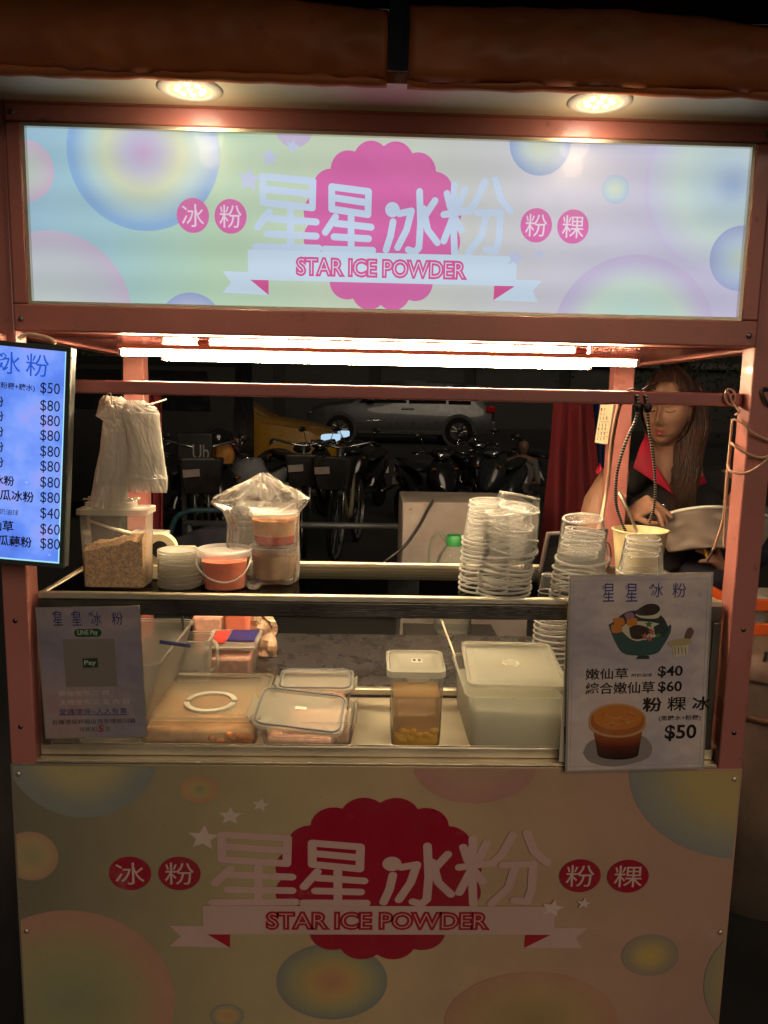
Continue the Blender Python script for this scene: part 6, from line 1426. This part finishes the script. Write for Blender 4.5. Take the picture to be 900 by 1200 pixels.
# dark delivery box with letters
a, b_ = P(207, 507, 4.9), P(249, 541, 4.9)
t = thing('delivery_box', (a.x, 5.0, a.z), 'black delivery box with pale grey letters at the far left', 'box')
MB().box(a.x, b_.x, 4.9, 5.12, b_.z, a.z).build('box_body', M['black'], t, bevel=.01)
Pd = Plane(Vector((a.x, 4.9, b_.z)), (1, 0, 0), (0, 0, 1)); gl = flat('grey_letters', L((150, 150, 150)))
text_px(Pd, 'Ub', 226, 521, 245, 538, .004, gl, t)
MB().box(a.x+.02, a.x+.06, 4.95, 5.0, GZ, b_.z-.002).build('carrier', M['dark'], t)

tag(MB().box(-50, 50, 13.2, 31.9, GZ-.2, GZ+.30).build('road', M['asphalt']), kind='structure')
tag(MB().box(-50, 50, 13.0, 13.199, GZ-.2, GZ+.31).build('kerb', M['asphalt']), kind='structure')
# ================================================================= TAXI AND ESTATE CAR
def rrev(o): return o
def carbody(sections, mat, t, name='body'):
    """sections: (x, z_low, z_belt, z_roof, half_width, half_roof) along the car"""
    rings = []
    for x, zl, zb_, zr, hw, hr in sections:
        r_ = []
        pro = [(-hw*.96, zl), (-hw, zl+.12), (-hw*1.0, (zl+zb_)/2), (-hw*.96, zb_), (-hr, zr-.04), (-hr*.8, zr), (0, zr+.015), (hr*.8, zr), (hr, zr-.04), (hw*.96, zb_), (hw, (zl+zb_)/2), (hw, zl+.12), (hw*.96, zl)]
        rings.append([Vector((x, y, z)) for y, z in pro])
    return MB().rings(rings).build(name, mat, t, smooth=True, angle=38, world=False)
def car(bodymat, lab, cat, suv, name):
    t = thing(name, (0, 0, 0), lab, cat); H = .14 if suv else 0
    # x forward
    secs = [(-2.20, .42, .80+H, .86+H, .70, .60), (-2.12, .30, .90+H, 1.0+H, .82, .66), (-1.9, .24, .94+H, 1.40+H, .86, .60), (-1.2, .22, .96+H, 1.47+H, .89, .62), (-.2, .22, .95+H, 1.49+H, .90, .62), (.45, .22, .94+H, 1.40+H, .90, .60),
            (1.15, .22, .93+H, 1.00+H, .89, .70), (1.75, .24, .86+H, .92+H, .87, .66), (2.05, .28, .74+H, .82+H, .80, .58), (2.2, .38, .62+H, .70+H, .66, .5)]
    carbody(secs, bodymat, t)
    win = pbr('car_window', (.006, .006, .008, 1), .06)
    for s_ in (-1, 1):
        for xs in ((-1.85, -1.1), (-1.04, -.18), (-.12, .72)):
            x0, x1 = xs; xe = x1+.12 if x1 < .6 else x1
            lo0, lo1 = .97+H, .96+H; hi = 1.40+H
            f = lambda x, z: Vector((x, s_*(.885-(z-.95-H)*.56), z))
            pts = [(x0+(.22 if x0 < -1.5 else 0), lo0), (x1+(.26 if x1 > .6 else 0), lo1), (x1-(.26 if x1 > .6 else 0), hi), (x0+(.36 if x0 < -1.5 else 0), hi)]
            mb = MB(); mb.add([f(*p) for p in pts]+[f(*p)+Vector((0, -s_*.03, 0)) for p in pts], [(0, 1, 2, 3), (7, 6, 5, 4), (0, 4, 5, 1), (1, 5, 6, 2), (2, 6, 7, 3), (3, 7, 4, 0)]); mb.build('window', win, t, world=False)
        for xw in (-1.35, 1.42):
            o = MB().lathe([(.20, -.11), (.31, -.11), (.335, -.08), (.335, .08), (.31, .11), (.20, .11), (.20, -.11)], 36, (xw, s_*.80, .335), M=Matrix.Rotation(R(90), 3, 'X')).build('wheel', M['rubber'], t, smooth=True, angle=40, world=False)
            mb = MB(); mb.lathe([(.195, -.10), (.205, -.10), (.205, .10), (.195, .10), (.195, -.10)], 30, (xw, s_*.80, .335), M=Matrix.Rotation(R(90), 3, 'X'))
            for k in range(10): a = 2*pi*k/10; mb.tube([(xw, s_*.90, .335), (xw+.2*cos(a), s_*.88, .335+.2*sin(a))], .016, 6)
            mb.build('rim', M['steel_dark'], o, world=False)
            MB().lathe([(.345, .0), (.40, .0), (.40, .03), (.345, .03), (.345, 0)], 40, (xw, s_*(.87) if s_ > 0 else s_*.90, .335), M=Matrix.Rotation(R(-90), 3, 'X')).build('wheel_arch', M['black'], t, smooth=True, angle=40, world=False)
            MB().lathe([(.0, .0), (.345, .0)], 40, (xw, s_*.895, .335), M=Matrix.Rotation(R(90), 3, 'X')).build('arch_void', M['black'], t, world=False)
        MB().box(.62, .80, min(s_*.91, s_*1.06), max(s_*.91, s_*1.06), 1.0+H, 1.12+H).build('wing_mirror', M['black'] if suv else bodymat, t, bevel=.03, world=False)
        MB().ball((2.02, s_*.60, .70+H), (.16, .16, .045), 20, 10).build('headlight', M['hl'], t, smooth=True, world=False) if not suv else MB().box(2.0, 2.235, min(s_*.42, s_*.80), max(s_*.42, s_*.80), .70+H, .79+H).build('headlight', M['hl'], t, bevel=.02, world=False)
        MB().box(-2.2, -1.98, min(s_*.60, s_*.85), max(s_*.60, s_*.85), .78+H, .93+H).build('tail_light', M['tail'], t, bevel=.02, world=False)
        MB().box(-.3, 0, min(s_*.905, s_*.915), max(s_*.905, s_*.915), .82+H, .85+H).build('door_handle', M['steel_dark'], t, bevel=.004, world=False)
        MB().box(-1.0, 1.0, min(s_*.89, s_*.915), max(s_*.89, s_*.915), .24, .34).build('sill', M['black'], t, bevel=.01, world=False)
    MB().box(2.0, 2.24, -.62, .62, .30, .52+H).build('front_bumper', M['dark'], t, bevel=.05, world=False)
    MB().box(-2.26, -2.05, -.80, .80, .34, .60).build('rear_bumper', bodymat, t, bevel=.05, world=False)
    return t
M['hl'] = glow('lit_headlamp', L((190, 225, 255)), .9); M['tail'] = pbr('red_lens', L((150, 14, 16)), .15)
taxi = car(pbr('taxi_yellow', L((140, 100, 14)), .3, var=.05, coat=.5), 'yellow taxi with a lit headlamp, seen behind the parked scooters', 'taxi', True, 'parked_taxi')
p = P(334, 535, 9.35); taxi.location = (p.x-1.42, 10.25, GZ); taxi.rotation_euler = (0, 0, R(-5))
M['hl'] = pbr('dark_headlamp', L((110, 116, 120)), .1)
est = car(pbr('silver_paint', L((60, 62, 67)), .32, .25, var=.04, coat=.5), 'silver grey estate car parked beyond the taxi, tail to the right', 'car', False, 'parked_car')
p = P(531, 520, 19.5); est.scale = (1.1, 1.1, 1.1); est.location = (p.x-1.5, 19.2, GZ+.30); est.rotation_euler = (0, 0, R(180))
# distant passer-by on a stool
pc = P(613, 523, 8.6); pas = thing('person', (pc.x, 8.6, GZ), 'far passer-by in a pale top sitting in the dark, left of the red cloth', 'person')
mb = MB(); hd = pc; k_ = 1.0
mb.ball(hd, (.075, .09, .11), 18, 12); mb.ball(hd+Vector((-.005, -.088, -.012)), (.012, .014, .02), 8, 6)
nk = hd+Vector((.0, .02, -.15)); limb(mb, [hd+Vector((0, .02, -.06)), nk], [.05, .055])
sL, sR = nk+Vector((-.17, .02, -.06)), nk+Vector((.17, .02, -.06)); limb(mb, [sL, nk, sR], [.055, .06, .055]); mb.ball(nk+Vector((0, .03, -.25)), (.16, .10, .24), 18, 12)
for s_, sh in ((-1, sL), (1, sR)):
    el = sh+Vector((s_*.05, -.04, -.27)); wr = el+Vector((-s_*.10, -.20, .02)); limb(mb, [sh, el], [.05, .04]); limb(mb, [el, wr], [.038, .026])
    limb(mb, [wr, wr+Vector((-s_*.03, -.06, .0))], [.025, .015])
    hp_ = nk+Vector((s_*.09, .03, -.52)); kn_ = hp_+Vector((s_*.04, -.42, .02)); an = Vector((kn_.x, kn_.y+.02, GZ+.08)); limb(mb, [hp_, kn_], [.085, .06]); limb(mb, [kn_, an], [.055, .04]); limb(mb, [an, an+Vector((0, -.14, -.045))], [.04, .028])
pm_ = [pbr('passer_skin', L((110, 80, 64)), .6), pbr('pale_top', L((96, 90, 88)), .8), pbr('dark_trousers', L((34, 36, 44)), .8)]
remesh(mb, 'body', pm_, pas, .012, 3, lambda c_: 0 if c_.z > nk.z-.03 or (c_.y < nk.y-.13 and c_.z > nk.z-.42 and c_.z < nk.z-.28) else (1 if c_.z > nk.z-.46 else 2))
mb = MB(); mb.ball(hd+Vector((0, .012, .02)), (.083, .096, .105), 18, 12); mb.v = [v for v in mb.v]
for i_, v in enumerate(mb.v):
    if v.y < hd.y-.03 and v.z < hd.z+.07: mb.v[i_] = v+Vector((0, .07, 0))
mb.build('hair', M['black'], pas, smooth=True)
t = thing('stool', (nk.x, nk.y+.05, GZ), 'small dark stool under the far passer-by', 'stool'); sz = nk.z-.60-GZ
MB().lathe([(0, sz), (.16, sz), (.16, sz-.04), (.03, sz-.05), (.03, .02), (.15, .0), (0, 0)], 20, (nk.x, nk.y+.05, GZ)).build('seat', M['dark'], t, smooth=True, angle=40)

# ================================================================= FAR BACKDROP: BUILDING, TREES, LIT SIGN
bd = thing('far_building', (0, 32, GZ), 'dark unlit building closing the street behind the cars', 'building')
wall = pbr('dark_wall', L((22, 23, 23)), .8, var=.25, scale=.6)
MB().box(-26, 26, 32, 40, GZ, 16).build('wall', wall, bd)
sh = pbr('shutter', L((25, 26, 27)), .5, .2, var=.2, scale=2)
for k in range(12):
    x = -24+k*4.1; MB().box(x, x+3.6, 31.93, 31.999, GZ, GZ+2.9).build('shutter', sh, bd); MB().box(x-.1, x+3.7, 31.6, 31.999, GZ+3.0, GZ+3.25).build('canopy', M['dark'], bd)
    for j_ in range(3):
        w_ = MB().box(x+.5, x+1.9, 31.95, 31.999, 5.2+j_*3.2, 6.9+j_*3.2).build('window', M['screen_off'] if 'screen_off' in M else pbr('dark_window', (.008, .009, .011, 1), .1), bd)
t = thing('lit_sign', tuple(P(200, 433, 31)), 'tiny pale cyan lit sign far away beside the left rear post', 'sign')
a, b_ = P(194, 427, 31), P(206, 435, 31); MB().box(a.x, b_.x, 31, 31.2, b_.z, a.z).build('lit_panel', glow('cyan_sign', L((150, 215, 225)), .8), t)
a, b_ = P(194, 437, 31), P(206, 441, 31); MB().box(a.x, b_.x, 31, 31.2, b_.z, a.z).build('lit_panel', glow('cyan_sign2', L((110, 170, 170)), .6), t)
MB().tube([((a.x+b_.x)/2, 31.1, GZ), ((a.x+b_.x)/2, 31.1, b_.z)], .06, 8).build('pole', M['dark'], t)
random.seed(21)
lf = pbr('dark_leaves', L((40, 56, 34)), .45, var=.4, scale=3); bark = pbr('bark', L((60, 48, 38)), .9, bump=.8, bscale=20)
for i_, (px, Y, h_, lab) in enumerate(((800, 15, 5.2, 'dark leafy street tree behind the woman'), (905, 18, 6, 'dark leafy street tree beyond the right front post'), (120, 24, 6.5, 'dark leafy street tree beyond the left rear post'))):
    x = P(px, 500, Y).x; t = thing('street_tree', (x, Y, GZ), lab, 'tree', 'street trees')
    mb = MB(); mb.tube([(x, Y, GZ), (x+.05, Y, GZ+1.2), (x-.05, Y, GZ+2.4), (x, Y, GZ+h_*.7)], [.16, .13, .11, .05], 10)
    for k in range(7): a = k*.9; mb.tube([(x, Y, GZ+1.3+.3*k), (x+.7*cos(a), Y+.7*sin(a), GZ+1.8+.35*k), (x+1.3*cos(a), Y+1.3*sin(a), GZ+2.1+.4*k)], [.06, .04, .015], 6)
    mb.build('trunk', bark, t, smooth=True)
    mb = MB()
    cl = [(random.gauss(0, .9), random.gauss(0, .9), random.uniform(1.1, h_-.6)) for _ in range(34)]
    for cxx, cyy, czz in cl:
        for k in range(60):
            p = Vector((x+cxx+random.gauss(0, .26), Y+cyy+random.gauss(0, .26), GZ+czz+random.gauss(0, .2)))
            n1 = Vector((random.gauss(0, 1), random.gauss(0, 1), random.gauss(0, 1))).normalized()*.07; n2 = n1.orthogonal().normalized()*.035
            mb.add([p-n1, p+n2, p+n1, p-n2], [(0, 1, 2, 3)])
    tag(mb.build('crown', lf, t), kind='stuff')
